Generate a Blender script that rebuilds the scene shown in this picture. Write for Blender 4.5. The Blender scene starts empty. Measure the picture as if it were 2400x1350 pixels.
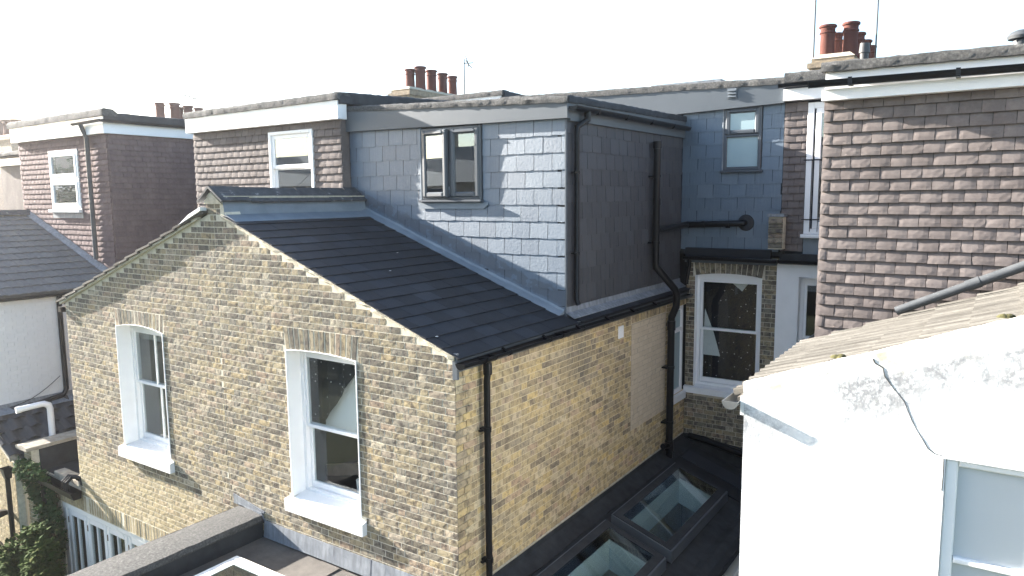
import bpy, math, random
from mathutils import Vector, Matrix
random.seed(7)
R_ = random.random
def U(a, b): return a + (b - a) * random.random()
sc = bpy.context.scene
COL = sc.collection
# ------------------------------------------------------------------ camera
# world axes: x along the rear walls (right), y into the terrace, z up; solved from the photo's vanishing points
CX, CY = 1200.0, 675.0
VX, VY = (-1350.0, 488.0), (2350.0, 455.0)
ax, ay, bx_, by_ = VX[0]-CX, VX[1]-CY, VY[0]-CX, VY[1]-CY
FOC = math.sqrt(-(ax*bx_ + ay*by_))
dX = -Vector((ax, ay, FOC)).normalized()
dY = Vector((bx_, by_, FOC)).normalized()
dZ = dX.cross(dY)
RW = Matrix((dX, dY, dZ))                       # camera coords (right, down, forward) -> world
def ray(px, py): return RW @ Vector(((px-CX)/FOC, (py-CY)/FOC, 1.0))
CAM = Vector((0, 0, 5.0)) - ray(1066, 862.5) * 7.08
def on(axis, c, px, py):                        # point where a pixel's ray meets a known plane
    r = ray(px, py); return CAM + r * ((c - CAM[axis]) / r[axis])
cam = bpy.data.cameras.new('camera'); camo = bpy.data.objects.new('camera', cam); COL.objects.link(camo)
right, up, back = RW @ Vector((1,0,0)), RW @ Vector((0,-1,0)), RW @ Vector((0,0,-1))
camo.matrix_world = Matrix(((right.x, up.x, back.x, CAM.x), (right.y, up.y, back.y, CAM.y), (right.z, up.z, back.z, CAM.z), (0,0,0,1)))
cam.sensor_width = 36; cam.lens = FOC/2400*36; cam.clip_end = 2000; cam.clip_start = 0.05
sc.camera = camo
# ------------------------------------------------------------------ sky, sun, exposure
SUN_EL = math.radians(19.4); SUN_OFF = math.atan(1/8.5)
to_sun = Vector((-math.cos(SUN_OFF)*math.cos(SUN_EL), -math.sin(SUN_OFF)*math.cos(SUN_EL), math.sin(SUN_EL)))
w = bpy.data.worlds.new('World'); sc.world = w; w.use_nodes = True
nt = w.node_tree; nt.nodes.clear()
sky = nt.nodes.new('ShaderNodeTexSky'); sky.sky_type = 'NISHITA'; sky.sun_disc = False
sky.sun_elevation = SUN_EL; sky.sun_rotation = math.atan2(to_sun.x, to_sun.y)
sky.air_density = 1.0; sky.dust_density = 1.3; sky.ozone_density = 1.0
bg = nt.nodes.new('ShaderNodeBackground'); bg.inputs[1].default_value = 0.072
ow = nt.nodes.new('ShaderNodeOutputWorld'); nt.links.new(sky.outputs[0], bg.inputs[0]); nt.links.new(bg.outputs[0], ow.inputs[0])
sun = bpy.data.lights.new('sun', 'SUN'); sun.energy = 5.0; sun.angle = math.radians(0.55); sun.color = (1.0, 0.94, 0.86)
suno = bpy.data.objects.new('sun', sun); COL.objects.link(suno); suno.location = (-30, -5, 30)
suno.rotation_euler = to_sun.to_track_quat('Z', 'Y').to_euler()
sc.view_settings.view_transform = 'Standard'; sc.view_settings.look = 'None'; sc.view_settings.gamma = 1
sc.view_settings.exposure = 2.85
# ------------------------------------------------------------------ materials
MATS = {}
def nodes(name):
    m = bpy.data.materials.new(name); m.use_nodes = True; t = m.node_tree; t.nodes.clear()
    o = t.nodes.new('ShaderNodeOutputMaterial'); b = t.nodes.new('ShaderNodeBsdfPrincipled')
    t.links.new(b.outputs[0], o.inputs[0]); MATS[name] = m
    return m, t, b
def N(t, kind, **kw):
    n = t.nodes.new(kind)
    for k, v in kw.items():
        if k.startswith('i_'): n.inputs[int(k[2:])].default_value = v
        else: setattr(n, k, v)
    return n
def ramp(t, fac, stops):
    r = t.nodes.new('ShaderNodeValToRGB'); e = r.color_ramp.elements
    while len(e) < len(stops): e.new(0.5)
    for el, (p, c) in zip(e, stops): el.position = p; el.color = (*c, 1)
    t.links.new(fac, r.inputs[0]); return r.outputs[0]
def noise(t, scale, detail=4, rough=.55, vec=None, dist=0):
    n = t.nodes.new('ShaderNodeTexNoise'); n.inputs['Scale'].default_value = scale; n.inputs['Detail'].default_value = detail
    n.inputs['Roughness'].default_value = rough; n.inputs['Distortion'].default_value = dist
    if vec is None:
        g = t.nodes.new('ShaderNodeNewGeometry'); vec = g.outputs['Position']
    t.links.new(vec, n.inputs['Vector']); return n.outputs['Fac']
def mixc(t, fac, a, b, mode='MIX'):
    m = t.nodes.new('ShaderNodeMix'); m.data_type = 'RGBA'; m.blend_type = mode
    for s, v in ((0, fac), (6, a), (7, b)):
        if hasattr(v, 'links') or hasattr(v, 'is_linked'): t.links.new(v, m.inputs[s])
        elif s == 0: m.inputs[0].default_value = v
        else: m.inputs[s].default_value = (*v, 1)
    return m.outputs[2]
def math_(t, op, a, b=None, clamp=False):
    m = t.nodes.new('ShaderNodeMath'); m.operation = op; m.use_clamp = clamp
    for i, v in enumerate((a, b)):
        if v is None: continue
        if hasattr(v, 'is_linked'): t.links.new(v, m.inputs[i])
        else: m.inputs[i].default_value = v
    return m.outputs[0]
def bump(t, b, h, strength=.5, dist=.01):
    n = t.nodes.new('ShaderNodeBump'); n.inputs['Strength'].default_value = strength; n.inputs['Distance'].default_value = dist
    t.links.new(h, n.inputs['Height']); t.links.new(n.outputs[0], b.inputs['Normal'])
def surface(name, stops, scale=6, rough=.8, bs=60, bstr=.4, bd=.004, rnd=None, rstops=None, mottle=.5, spec=.3, metallic=0, streak=None):
    """colour from a noise ramp; rnd = 'object' or 'attr' multiplies in a colour picked for each piece"""
    m, t, b = nodes(name)
    f = noise(t, scale, 6, .62)
    c = ramp(t, f, stops)
    if rnd:
        if rnd == 'object':
            oi = t.nodes.new('ShaderNodeObjectInfo'); rv = oi.outputs['Random']
        else:
            a = t.nodes.new('ShaderNodeAttribute'); a.attribute_name = 'rnd'; rv = a.outputs['Fac']
        c2 = ramp(t, rv, rstops)
        c = mixc(t, mottle, c2, c)
    if streak:
        g = t.nodes.new('ShaderNodeNewGeometry'); mp = t.nodes.new('ShaderNodeMapping'); mp.inputs['Scale'].default_value = streak[0]
        t.links.new(g.outputs['Position'], mp.inputs[0])
        s = noise(t, streak[1], 3, .6, mp.outputs[0])
        s2 = ramp(t, s, [(.35, (0,0,0)), (.7, (1,1,1))])
        c = mixc(t, math_(t, 'MULTIPLY', s2, streak[3]), c, streak[2])
    t.links.new(c, b.inputs['Base Color'])
    b.inputs['Roughness'].default_value = rough; b.inputs['Specular IOR Level'].default_value = spec; b.inputs['Metallic'].default_value = metallic
    if bstr: bump(t, b, noise(t, bs, 5, .65), bstr, bd)
    return m
BRK = [(0, (.045,.04,.035)), (.10, (.085,.072,.06)), (.20, (.165,.135,.088)), (.32, (.25,.203,.122)), (.44, (.335,.275,.168)), (.54, (.13,.12,.105)), (.62, (.21,.19,.155)), (.70, (.38,.285,.14)), (.80, (.285,.255,.205)), (.90, (.29,.20,.14)), (1, (.45,.40,.30))]
def brick_mat(name, rnd, stops=BRK, soot=.5, lime=(.40,.355,.26), burnt=.78):
    m, t, b = nodes(name)
    if rnd == 'object': rv = t.nodes.new('ShaderNodeObjectInfo').outputs['Random']
    else:
        a = t.nodes.new('ShaderNodeAttribute'); a.attribute_name = 'rnd'; rv = a.outputs['Fac']
    c = ramp(t, rv, stops)
    n1 = noise(t, 38, 5, .7)
    c = mixc(t, ramp(t, n1, [(.3, (.08,.08,.08)), (.75, (.55,.55,.55))]), c, lime)       # mortar smears, lime bloom
    n2 = noise(t, 13, 5, .7)
    c = mixc(t, math_(t, 'MULTIPLY', ramp(t, n2, [(.46, (0,0,0)), (.60, (1,1,1))]), burnt), c, (.06,.05,.045))  # burnt and sooted spots
    n3 = noise(t, .9, 5, .65); g_ = t.nodes.new('ShaderNodeNewGeometry'); sz_ = t.nodes.new('ShaderNodeSeparateXYZ'); t.links.new(g_.outputs['Position'], sz_.inputs[0])
    n3 = math_(t, 'ADD', n3, math_(t, 'MULTIPLY', math_(t, 'SUBTRACT', sz_.outputs['Z'], 4.4), .07))      # old smoke grime, heavier up by the verges
    c = mixc(t, math_(t, 'MULTIPLY', ramp(t, n3, [(.40, (0,0,0)), (.66, (1,1,1))]), soot), c, mixc(t, .6, c, (.085,.085,.085)))
    if stops is not BRK:        # soft-edged grey patch mixed into the brick below the gutter
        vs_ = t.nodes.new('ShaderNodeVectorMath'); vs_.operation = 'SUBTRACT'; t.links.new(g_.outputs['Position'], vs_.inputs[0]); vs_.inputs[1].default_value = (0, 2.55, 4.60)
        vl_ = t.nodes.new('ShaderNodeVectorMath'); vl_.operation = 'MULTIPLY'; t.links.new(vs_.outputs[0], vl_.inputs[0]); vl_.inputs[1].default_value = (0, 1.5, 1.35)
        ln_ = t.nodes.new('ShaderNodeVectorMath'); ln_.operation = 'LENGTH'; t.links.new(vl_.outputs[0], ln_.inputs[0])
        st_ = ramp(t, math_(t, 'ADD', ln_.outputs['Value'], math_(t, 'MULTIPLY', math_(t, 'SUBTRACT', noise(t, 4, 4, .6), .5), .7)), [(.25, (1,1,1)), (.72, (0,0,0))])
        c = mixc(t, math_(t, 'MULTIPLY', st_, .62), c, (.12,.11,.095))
    # brickwork rebuilt in cleaner yellow stocks over the garden doors
    low_ = ramp(t, math_(t, 'ADD', math_(t, 'SUBTRACT', 2.75, sz_.outputs['Z']), math_(t, 'MULTIPLY', noise(t, 2.5, 3, .6), .9)), [(.42, (0,0,0)), (.66, (1,1,1))])
    c = mixc(t, math_(t, 'MULTIPLY', math_(t, 'MULTIPLY', low_, math_(t, 'LESS_THAN', sz_.outputs['X'], -3.5)), .42), c, (.50,.41,.24))
    t.links.new(c, b.inputs['Base Color']); b.inputs['Roughness'].default_value = .95; b.inputs['Specular IOR Level'].default_value = .12
    h = math_(t, 'ADD', math_(t, 'MULTIPLY', noise(t, 45, 4, .6), 1.0), math_(t, 'MULTIPLY', noise(t, 160, 3, .6), .35))
    bump(t, b, h, .5, .0035)
    return m
brick_mat('brick', 'object'); brick_mat('brick_many', 'attr')
SIDE = [(0, (.13,.10,.08)), (.10, (.24,.18,.11)), (.24, (.42,.31,.15)), (.42, (.54,.405,.205)), (.54, (.32,.26,.18)), (.68, (.64,.45,.17)), (.84, (.54,.435,.28)), (.93, (.44,.28,.18)), (1, (.68,.56,.35))]
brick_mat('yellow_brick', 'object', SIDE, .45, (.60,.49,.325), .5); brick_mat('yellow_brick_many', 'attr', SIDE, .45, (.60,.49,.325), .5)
PALE = [(0, (.50,.41,.29)), (.5, (.57,.475,.345)), (1, (.62,.525,.385))]
def pale_mat(name):
    return surface(name, [(.3, (.50,.41,.295)), (.7, (.58,.485,.355))], 8, .85, 70, .3, .003, 'object', PALE, .5)
pale_mat('pale_brick'); surface('pale_mortar', [(.3, (.38,.325,.25)), (.7, (.48,.41,.325))], 9, .9, 70, .4, .003)
surface('mortar', [(.2, (.38,.345,.27)), (.5, (.56,.515,.41)), (.8, (.68,.63,.51))], 14, .95, 90, .5, .003)
surface('mortar_side', [(.25, (.56,.455,.285)), (.7, (.68,.565,.38))], 9, .95, 90, .4, .003)
surface('mortar_pale', [(.25, (.34,.30,.22)), (.7, (.54,.495,.39))], 14, .95, 70, .8, .01)
TIL = [(0, (.125,.106,.10)), (.4, (.155,.133,.125)), (.75, (.18,.155,.146)), (1, (.21,.182,.17))]
RED = [(0, (.125,.085,.084)), (.5, (.155,.106,.103)), (1, (.19,.135,.128))]
for nm, r, st in (('tile', 'object', TIL), ('tile_many', 'attr', TIL), ('red_tile', 'object', RED), ('red_tile_many', 'attr', RED)):
    surface(nm, [(.3, st[0][1]), (.7, st[-1][1])], 26, .9, 320, .5, .0025, r, st, .5, .15, streak=((3, 3, 1.2), 1.4, tuple(v*.62 for v in st[0][1]), .45))
TILS = [(p, tuple(v*k for v, k in zip(c, (.92, .8, .85)))) for p, c in TIL]
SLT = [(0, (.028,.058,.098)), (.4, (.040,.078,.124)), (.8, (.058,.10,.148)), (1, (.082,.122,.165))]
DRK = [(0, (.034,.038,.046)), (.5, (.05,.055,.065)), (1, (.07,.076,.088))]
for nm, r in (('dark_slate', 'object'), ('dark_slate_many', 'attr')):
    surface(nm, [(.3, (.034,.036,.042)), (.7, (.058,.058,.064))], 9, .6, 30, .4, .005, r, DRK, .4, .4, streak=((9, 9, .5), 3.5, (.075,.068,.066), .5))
for nm, r in (('slate', 'object'), ('slate_many', 'attr')):
    m = surface(nm, [(.3, (.036,.07,.112)), (.7, (.075,.112,.155))], 9, .54, 30, .5, .006, r, SLT, .3, 1.0, streak=((14, 14, .9), 3.0, (.105,.14,.175), .35))
    t = m.node_tree; b = next(n for n in t.nodes if n.type == 'BSDF_PRINCIPLED')
    b.inputs['IOR'].default_value = 1.75; b.inputs['Specular IOR Level'].default_value = .75
    # damp sealed patches on the lowest slates above the roof slope of the dormer front
    g = t.nodes.new('ShaderNodeNewGeometry'); sx = t.nodes.new('ShaderNodeSeparateXYZ'); t.links.new(g.outputs['Position'], sx.inputs[0])
    hh = math_(t, 'SUBTRACT', math_(t, 'ADD', sx.outputs['Z'], math_(t, 'MULTIPLY', sx.outputs['X'], .376)), 5.12)
    k1 = ramp(t, math_(t, 'ADD', hh, math_(t, 'MULTIPLY', noise(t, 5, 3, .6), .25)), [(.38, (1,1,1)), (.41, (0,0,0))])
    k2 = ramp(t, math_(t, 'ADD', hh, math_(t, 'MULTIPLY', noise(t, 22, 3, .6), .08)), [(.13, (0,0,0)), (.16, (1,1,1))])
    k3 = math_(t, 'LESS_THAN', sx.outputs['Y'], 2.43)
    f_ = math_(t, 'MULTIPLY', math_(t, 'MULTIPLY', math_(t, 'MULTIPLY', k1, k2), k3), ramp(t, noise(t, 9, 4, .6), [(.38, (0,0,0)), (.45, (.6,.6,.6))]))
    old = b.inputs['Base Color'].links[0].from_socket
    t.links.new(mixc(t, f_, old, (.018,.024,.036)), b.inputs['Base Color'])
surface('roof_slate', [(.3, (.008,.010,.014)), (.7, (.020,.024,.031))], 7, .62, 60, .35, .004, 'object', [(0, (.008,.010,.014)), (.7, (.015,.018,.024)), (.93, (.022,.028,.038)), (1, (.042,.05,.062))], .5, .32)
surface('concrete_tile', [(.25, (.06,.056,.048)), (.42, (.115,.108,.095)), (.8, (.165,.157,.14))], 18, .95, 120, .6, .004, 'object', [(0, (.115,.107,.093)), (.5, (.135,.127,.112)), (1, (.152,.144,.128))], .6, streak=((1.0, 20, 1.0), 1.0, (.035,.032,.027), .85))
surface('grey_tile', [(.3, (.10,.10,.10)), (.7, (.16,.16,.155))], 14, .9, 120, .5, .003, 'object', [(0, (.10,.10,.105)), (1, (.155,.155,.155))], .6)
surface('pantile', [(.3, (.03,.032,.036)), (.7, (.065,.066,.07))], 12, .8, 120, .5, .003, 'object', [(0, (.03,.032,.036)), (1, (.07,.07,.075))], .5)
surface('ridge_tile', [(.3, (.03,.032,.035)), (.62, (.07,.072,.075)), (.72, (.30,.30,.29))], 9, .85, 80, .5, .004)
surface('felt', [(.3, (.035,.035,.036)), (.55, (.085,.084,.081)), (.75, (.16,.157,.15))], 40, .95, 220, .9, .006)
surface('felt_dark', [(.3, (.012,.0135,.016)), (.7, (.030,.033,.037))], 8, .75, 130, .5, .003, streak=((1, 1, 1), 2.2, (.06,.064,.07), .35))
surface('felt_roof', [(.3, (.075,.067,.060)), (.7, (.135,.122,.108))], 5, .95, 260, .8, .004)
surface('lead', [(.3, (.16,.18,.20)), (.7, (.28,.30,.32))], 6, .55, 30, .3, .004, spec=.5, streak=((6, 6, .6), 4.0, (.10,.105,.12), .7))
surface('lead_blue', [(.3, (.13,.16,.19)), (.7, (.20,.235,.265))], 3, .5, 25, .25, .004, spec=.5)
surface('white_paint', [(.3, (.77,.77,.76)), (.8, (.84,.84,.83))], 4, .55, 60, .12, .003)
surface('white_plastic', [(.3, (.80,.80,.80)), (.8, (.83,.83,.83))], 3, .35, 0, 0, spec=.5)
surface('old_white', [(.35, (.80,.79,.77)), (.62, (.74,.73,.70)), (.75, (.45,.43,.39))], 22, .8, 60, .4, .004)
surface('white_brick', [(.3, (.66,.655,.65)), (.75, (.74,.735,.73))], 7, .8, 50, .5, .006, 'attr', [(0, (.66,.65,.64)), (1, (.76,.755,.75))], .5)
surface('grey_plastic', [(.3, (.062,.072,.084)), (.8, (.075,.085,.098))], 2, .4, 0, 0, spec=.5)
surface('grey_fascia', [(.3, (.075,.09,.105)), (.8, (.09,.105,.12))], 1.5, .5, 0, 0, spec=.5)
surface('black_plastic', [(.3, (.005,.0055,.007)), (.8, (.008,.009,.011))], 3, .32, 0, 0, spec=.22)
surface('grey_pipe', [(.3, (.10,.105,.105)), (.8, (.16,.165,.16))], 6, .45, 0, 0)
surface('dark_grey_pipe', [(.3, (.05,.055,.06)), (.8, (.08,.085,.09))], 6, .5, 0, 0)
surface('terracotta', [(.3, (.085,.034,.026)), (.75, (.15,.062,.046))], 5, .9, 60, .4, .004, 'object', [(0, (.08,.031,.025)), (1, (.145,.058,.043))], .55, .15)
surface('old_brick', [(.3, (.16,.13,.095)), (.5, (.26,.21,.15)), (.75, (.34,.29,.21))], 9, .95, 40, .8, .015)
surface('dark_brick', [(.3, (.10,.085,.075)), (.7, (.20,.155,.125))], 14, .95, 60, .5, .01)
surface('coping', [(.3, (.24,.21,.17)), (.7, (.42,.38,.31))], 9, .95, 60, .5, .006)
surface('room', [(.3, (.018,.018,.02)), (.7, (.028,.028,.03))], 2, .95, 0, 0)
surface('room_light', [(.3, (.30,.29,.27)), (.7, (.38,.37,.35))], 2, .95, 0, 0)
surface('shaft_white', [(.3, (.70,.71,.70)), (.7, (.78,.78,.77))], 2, .8, 0, 0)
surface('navy', [(.3, (.012,.02,.05)), (.7, (.02,.03,.07))], 5, .9, 0, 0)
surface('wood', [(.3, (.12,.085,.06)), (.7, (.19,.14,.10))], 8, .7, 60, .2, .003)
surface('metal_thin', [(.3, (.05,.05,.052)), (.8, (.09,.09,.092))], 3, .6, 0, 0)
surface('paving', [(.3, (.30,.28,.245)), (.7, (.40,.38,.335))], 1.3, .9, 40, .4, .006)
surface('ground', [(.3, (.035,.045,.02)), (.7, (.07,.08,.04))], .6, .95, 12, .4, .02)
surface('crack', [(.3, (.03,.03,.03)), (.7, (.06,.055,.05))], 9, .95, 0, 0)
surface('moss', [(.3, (.05,.05,.02)), (.7, (.10,.09,.035))], 60, .95, 90, .8, .01)
surface('bark', [(.3, (.07,.05,.035)), (.7, (.12,.09,.065))], 14, .95, 50, .6, .01)
for nm, a, b2 in (('leaf', (.016,.036,.007), (.045,.07,.012)), ('ivy_leaf', (.016,.045,.013), (.04,.085,.024)), ('tree_leaf', (.04,.075,.02), (.09,.13,.035))):
    m = surface(nm, [(.3, a), (.7, b2)], 5, .8, 0, 0, rnd='attr', rstops=[(0, a), (.88, b2), (1, (.09,.085,.018))], mottle=.4, spec=.03)
# curtain: dark cloth with little pale motifs
m, t, b = nodes('curtain')
v = t.nodes.new('ShaderNodeTexVoronoi'); v.inputs['Scale'].default_value = 13; g = t.nodes.new('ShaderNodeNewGeometry'); t.links.new(g.outputs['Position'], v.inputs['Vector'])
spot = ramp(t, v.outputs['Distance'], [(.10, (1,1,1)), (.14, (0,0,0))])
t.links.new(mixc(t, spot, (.014,.015,.02), (.5,.5,.5)), b.inputs['Base Color']); b.inputs['Roughness'].default_value = .95
# glass
def glass(name, tint, refl, extra=0.0, rough=0.0):
    m = bpy.data.materials.new(name); m.use_nodes = True; t = m.node_tree; t.nodes.clear(); MATS[name] = m
    o = t.nodes.new('ShaderNodeOutputMaterial'); tr = t.nodes.new('ShaderNodeBsdfTransparent'); gl = t.nodes.new('ShaderNodeBsdfGlossy')
    tr.inputs[0].default_value = (*tint, 1); gl.inputs['Roughness'].default_value = rough; gl.inputs[0].default_value = (*refl, 1)
    g = t.nodes.new('ShaderNodeNewGeometry'); vd = t.nodes.new('ShaderNodeVectorMath'); vd.operation = 'DOT_PRODUCT'
    t.links.new(g.outputs['Normal'], vd.inputs[0]); t.links.new(g.outputs['Incoming'], vd.inputs[1])
    cs = math_(t, 'ABSOLUTE', vd.outputs['Value']); f5 = math_(t, 'POWER', math_(t, 'SUBTRACT', 1.0, cs), 5.0)
    fr = math_(t, 'ADD', math_(t, 'MULTIPLY', f5, .95), .04)
    mx = t.nodes.new('ShaderNodeMixShader'); t.links.new(math_(t, 'ADD', fr, extra, True), mx.inputs[0])
    t.links.new(tr.outputs[0], mx.inputs[1]); t.links.new(gl.outputs[0], mx.inputs[2]); t.links.new(mx.outputs[0], o.inputs[0])
glass('glass', (.90,.93,.93), (.95,.97,1), .0)
glass('roof_glass', (.80,.88,.88), (.95,.98,1), .07)
glass('glass_coated', (.60,.66,.70), (.9,.96,1), .14)
surface('frosted', [(.3, (.30,.40,.42)), (.7, (.34,.44,.46))], 1, .25, 0, 0, spec=.6)
surface('frosted_white', [(.3, (.50,.53,.55)), (.7, (.56,.585,.60))], .8, .3, 40, .05, .002, spec=.6)
# white render, mould speckle near the roof line, cream repairs
m, t, b = nodes('render_white')
g = t.nodes.new('ShaderNodeNewGeometry'); sx = t.nodes.new('ShaderNodeSeparateXYZ'); t.links.new(g.outputs['Position'], sx.inputs[0])
h = math_(t, 'SUBTRACT', sx.outputs['Z'], math_(t, 'ADD', math_(t, 'MULTIPLY', math_(t, 'SUBTRACT', sx.outputs['X'], 2.8), .385), 5.17))  # height relative to the verge
low = noise(t, 3.2, 3, .5); spk = noise(t, 46, 6, .8); spk2 = noise(t, 14, 6, .75, dist=.4)
band = ramp(t, math_(t, 'ADD', math_(t, 'MULTIPLY', h, -1), math_(t, 'MULTIPLY', low, .22)), [(.16, (0,0,0)), (.26, (1,1,1)), (.42, (.9,.9,.9)), (.70, (.15,.15,.15)), (1, (0,0,0))])
sp = ramp(t, math_(t, 'ADD', math_(t, 'MULTIPLY', spk, .5), math_(t, 'MULTIPLY', spk2, .6)), [(.43, (0,0,0)), (.58, (1,1,1))])
pat = ramp(t, noise(t, 2.3, 2, .5), [(.36, (0,0,0)), (.54, (1,1,1))])
mask = math_(t, 'MULTIPLY', math_(t, 'MULTIPLY', band, sp), math_(t, 'ADD', math_(t, 'MULTIPLY', pat, .66), .06), True)
wear = math_(t, 'MULTIPLY', ramp(t, noise(t, 9, 6, .75), [(.62, (0,0,0)), (.76, (1,1,1))]), .12)
edge = math_(t, 'MULTIPLY', ramp(t, math_(t, 'SUBTRACT', 3.3, sx.outputs['X']), [(.2, (0,0,0)), (.5, (1,1,1))]), ramp(t, spk2, [(.50, (0,0,0)), (.62, (1,1,1))]))
c = mixc(t, mask, (.80,.80,.79), (.09,.09,.10))
c = mixc(t, wear, c, (.45,.46,.48)); c = mixc(t, math_(t, 'MULTIPLY', edge, .35), c, (.42,.45,.48))
crm = math_(t, 'MULTIPLY', ramp(t, math_(t, 'MULTIPLY', h, -1), [(.03, (1,1,1)), (.16, (0,0,0))]), ramp(t, noise(t, 3.7, 3, .6), [(.52, (0,0,0)), (.60, (1,1,1))]))
c = mixc(t, math_(t, 'MULTIPLY', crm, .8), c, (.50,.43,.30))
t.links.new(c, b.inputs['Base Color']); b.inputs['Roughness'].default_value = .9
bump(t, b, math_(t, 'ADD', noise(t, 22, 5, .6), math_(t, 'MULTIPLY', noise(t, 3, 3, .5), 1.5)), .25, .010)
# ------------------------------------------------------------------ mesh helpers
def tf_y(y0): return lambda u, d, z: (u, y0 + d, z)           # wall facing the camera side (-y); d goes into the wall
def tf_x(x0): return lambda u, d, z: (x0 - d, u, z)           # wall facing +x; u is y
ID = lambda x, y, z: (x, y, z)
class MB:
    def __init__(s, tf=ID): s.v, s.f, s.r, s.tf = [], [], [], tf
    def add(s, vs, fs, r=0.0):
        n = len(s.v); s.v += [s.tf(*p) for p in vs]; s.f += [tuple(i+n for i in f) for f in fs]; s.r += [r]*len(fs); return s
    def raw(s, vs, fs, r=0.0):
        n = len(s.v); s.v += [tuple(p) for p in vs]; s.f += [tuple(i+n for i in f) for f in fs]; s.r += [r]*len(fs); return s
    def box(s, x0, x1, y0, y1, z0, z1, r=0.0):
        return s.add([(x0,y0,z0),(x1,y0,z0),(x1,y1,z0),(x0,y1,z0),(x0,y0,z1),(x1,y0,z1),(x1,y1,z1),(x0,y1,z1)],
                     [(0,3,2,1),(4,5,6,7),(0,1,5,4),(1,2,6,5),(2,3,7,6),(3,0,4,7)], r)
    def bbox(s, x0, x1, y0, y1, z0, z1, e=.004):                # box with chamfered edges on the d0 side and ends
        vs = [(x0,y1,z0),(x1,y1,z0),(x1,y1,z1),(x0,y1,z1), (x0,y0+e,z0),(x1,y0+e,z0),(x1,y0+e,z1),(x0,y0+e,z1), (x0+e,y0,z0+e),(x1-e,y0,z0+e),(x1-e,y0,z1-e),(x0+e,y0,z1-e)]
        return s.add(vs, [(3,2,1,0),(8,9,10,11),(4,5,9,8),(5,6,10,9),(6,7,11,10),(7,4,8,11),(0,1,5,4),(1,2,6,5),(2,3,7,6),(3,0,4,7)])
    def prism(s, poly, d0, d1):                                 # poly in (u, z), extruded in d
        n = len(poly); vs = [(u,d0,z) for u,z in poly] + [(u,d1,z) for u,z in poly]
        return s.add(vs, [tuple(range(n)), tuple(range(2*n-1, n-1, -1))] + [(i, n+i, n+(i+1)%n, (i+1)%n) for i in range(n)])
    def loft(s, rings, close=True, caps=True, r=0.0):
        n = len(rings[0]); vs = [p for q in rings for p in q]; fs = []
        for i in range(len(rings)-1):
            for j in range(n if close else n-1):
                a, b2 = i*n+j, i*n+(j+1)%n; fs.append((a, b2, b2+n, a+n))
        if caps: fs += [tuple(range(n-1, -1, -1)), tuple(range((len(rings)-1)*n, len(rings)*n))]
        return s.add(vs, fs, r)
    def tube(s, pts, rad, seg=12, caps=True):
        pts = [Vector(p) for p in pts]; rings = []; prev = None
        for i, p in enumerate(pts):
            d = (pts[min(i+1, len(pts)-1)] - pts[max(i-1, 0)]).normalized()
            a = prev if prev is not None else (Vector((0,0,1)) if abs(d.z) < .9 else Vector((1,0,0)))
            a = (a - d*a.dot(d)).normalized(); prev = a; b2 = d.cross(a)
            rr = rad[i] if isinstance(rad, (list, tuple)) else rad
            k = 1.0
            if 0 < i < len(pts)-1:
                c = (pts[i]-pts[i-1]).normalized().dot((pts[i+1]-pts[i]).normalized()); k = 1/math.sqrt(max(.3, (1+c)/2))
            rings.append([tuple(p + (a*math.cos(q) + b2*math.sin(q))*rr*(k if i else 1)) for q in [2*math.pi*j/seg for j in range(seg)]])
        return s.loft(rings, caps=caps)
    def lathe(s, prof, c, seg=16):
        return s.loft([[(c[0]+r*math.cos(2*math.pi*j/seg), c[1]+r*math.sin(2*math.pi*j/seg), c[2]+z) for j in range(seg)] for r, z in prof])
    def gutter(s, p0, p1, rad=.055, th=.006, seg=10):           # half-round channel, open on top
        p0, p1 = Vector(p0), Vector(p1); d = (p1-p0).normalized(); sd = d.cross(Vector((0,0,1))).normalized()
        ring = []
        for rr, order in ((rad, range(seg+1)), (rad-th, range(seg, -1, -1))):
            for j in order:
                a = math.pi + math.pi*j/seg; ring.append((rr*math.cos(a), rr*math.sin(a)))
        s.loft([[tuple(p + sd*x + Vector((0,0,z))) for x, z in ring] for p in (p0, p1)])
        for p, e in ((p0, -1), (p1, 1)):                         # stop ends
            disc = [(rad*1.04*math.cos(math.pi+math.pi*j/seg), rad*1.04*math.sin(math.pi+math.pi*j/seg)) for j in range(seg+1)]
            s.loft([[tuple(p + d*e*o + sd*x + Vector((0,0,z))) for x, z in disc] for o in (.001, .007)])
        return s
    def mesh(s, name):
        me = bpy.data.meshes.new(name); me.from_pydata(s.v, [], s.f); me.update(); return me
    def build(s, name, mat, parent=None, smooth=False, attr=False, kind=None, label=None):
        me = s.mesh(name); me.materials.append(MATS[mat])
        if attr:
            a = me.attributes.new('rnd', 'FLOAT', 'FACE'); a.data.foreach_set('value', s.r)
        bm_fix(me)
        if smooth:
            me.polygons.foreach_set('use_smooth', [True]*len(me.polygons))
            try: me.set_sharp_from_angle(angle=math.radians(40))
            except Exception: pass
        o = bpy.data.objects.new(name, me); COL.objects.link(o)
        if parent: attach(o, parent)
        if kind: o['kind'] = kind
        if label: o['label'] = label
        return o
import bmesh
def bm_fix(me):
    bm = bmesh.new(); bm.from_mesh(me); bmesh.ops.recalc_face_normals(bm, faces=bm.faces[:]); bm.to_mesh(me); bm.free()
def attach(o, parent):
    o.parent = parent
    if parent.type == 'EMPTY': o.matrix_parent_inverse = Matrix.Translation(-parent.location)
def thing(name, label, cat, loc, group=None):
    o = bpy.data.objects.new(name, None); COL.objects.link(o); o.location = loc; o.empty_display_size = .3
    o['label'] = label; o['category'] = cat
    if group: o['group'] = group
    return o
def tag(o, label, cat, group=None):
    o['label'] = label; o['category'] = cat
    if group: o['group'] = group
    return o
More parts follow.
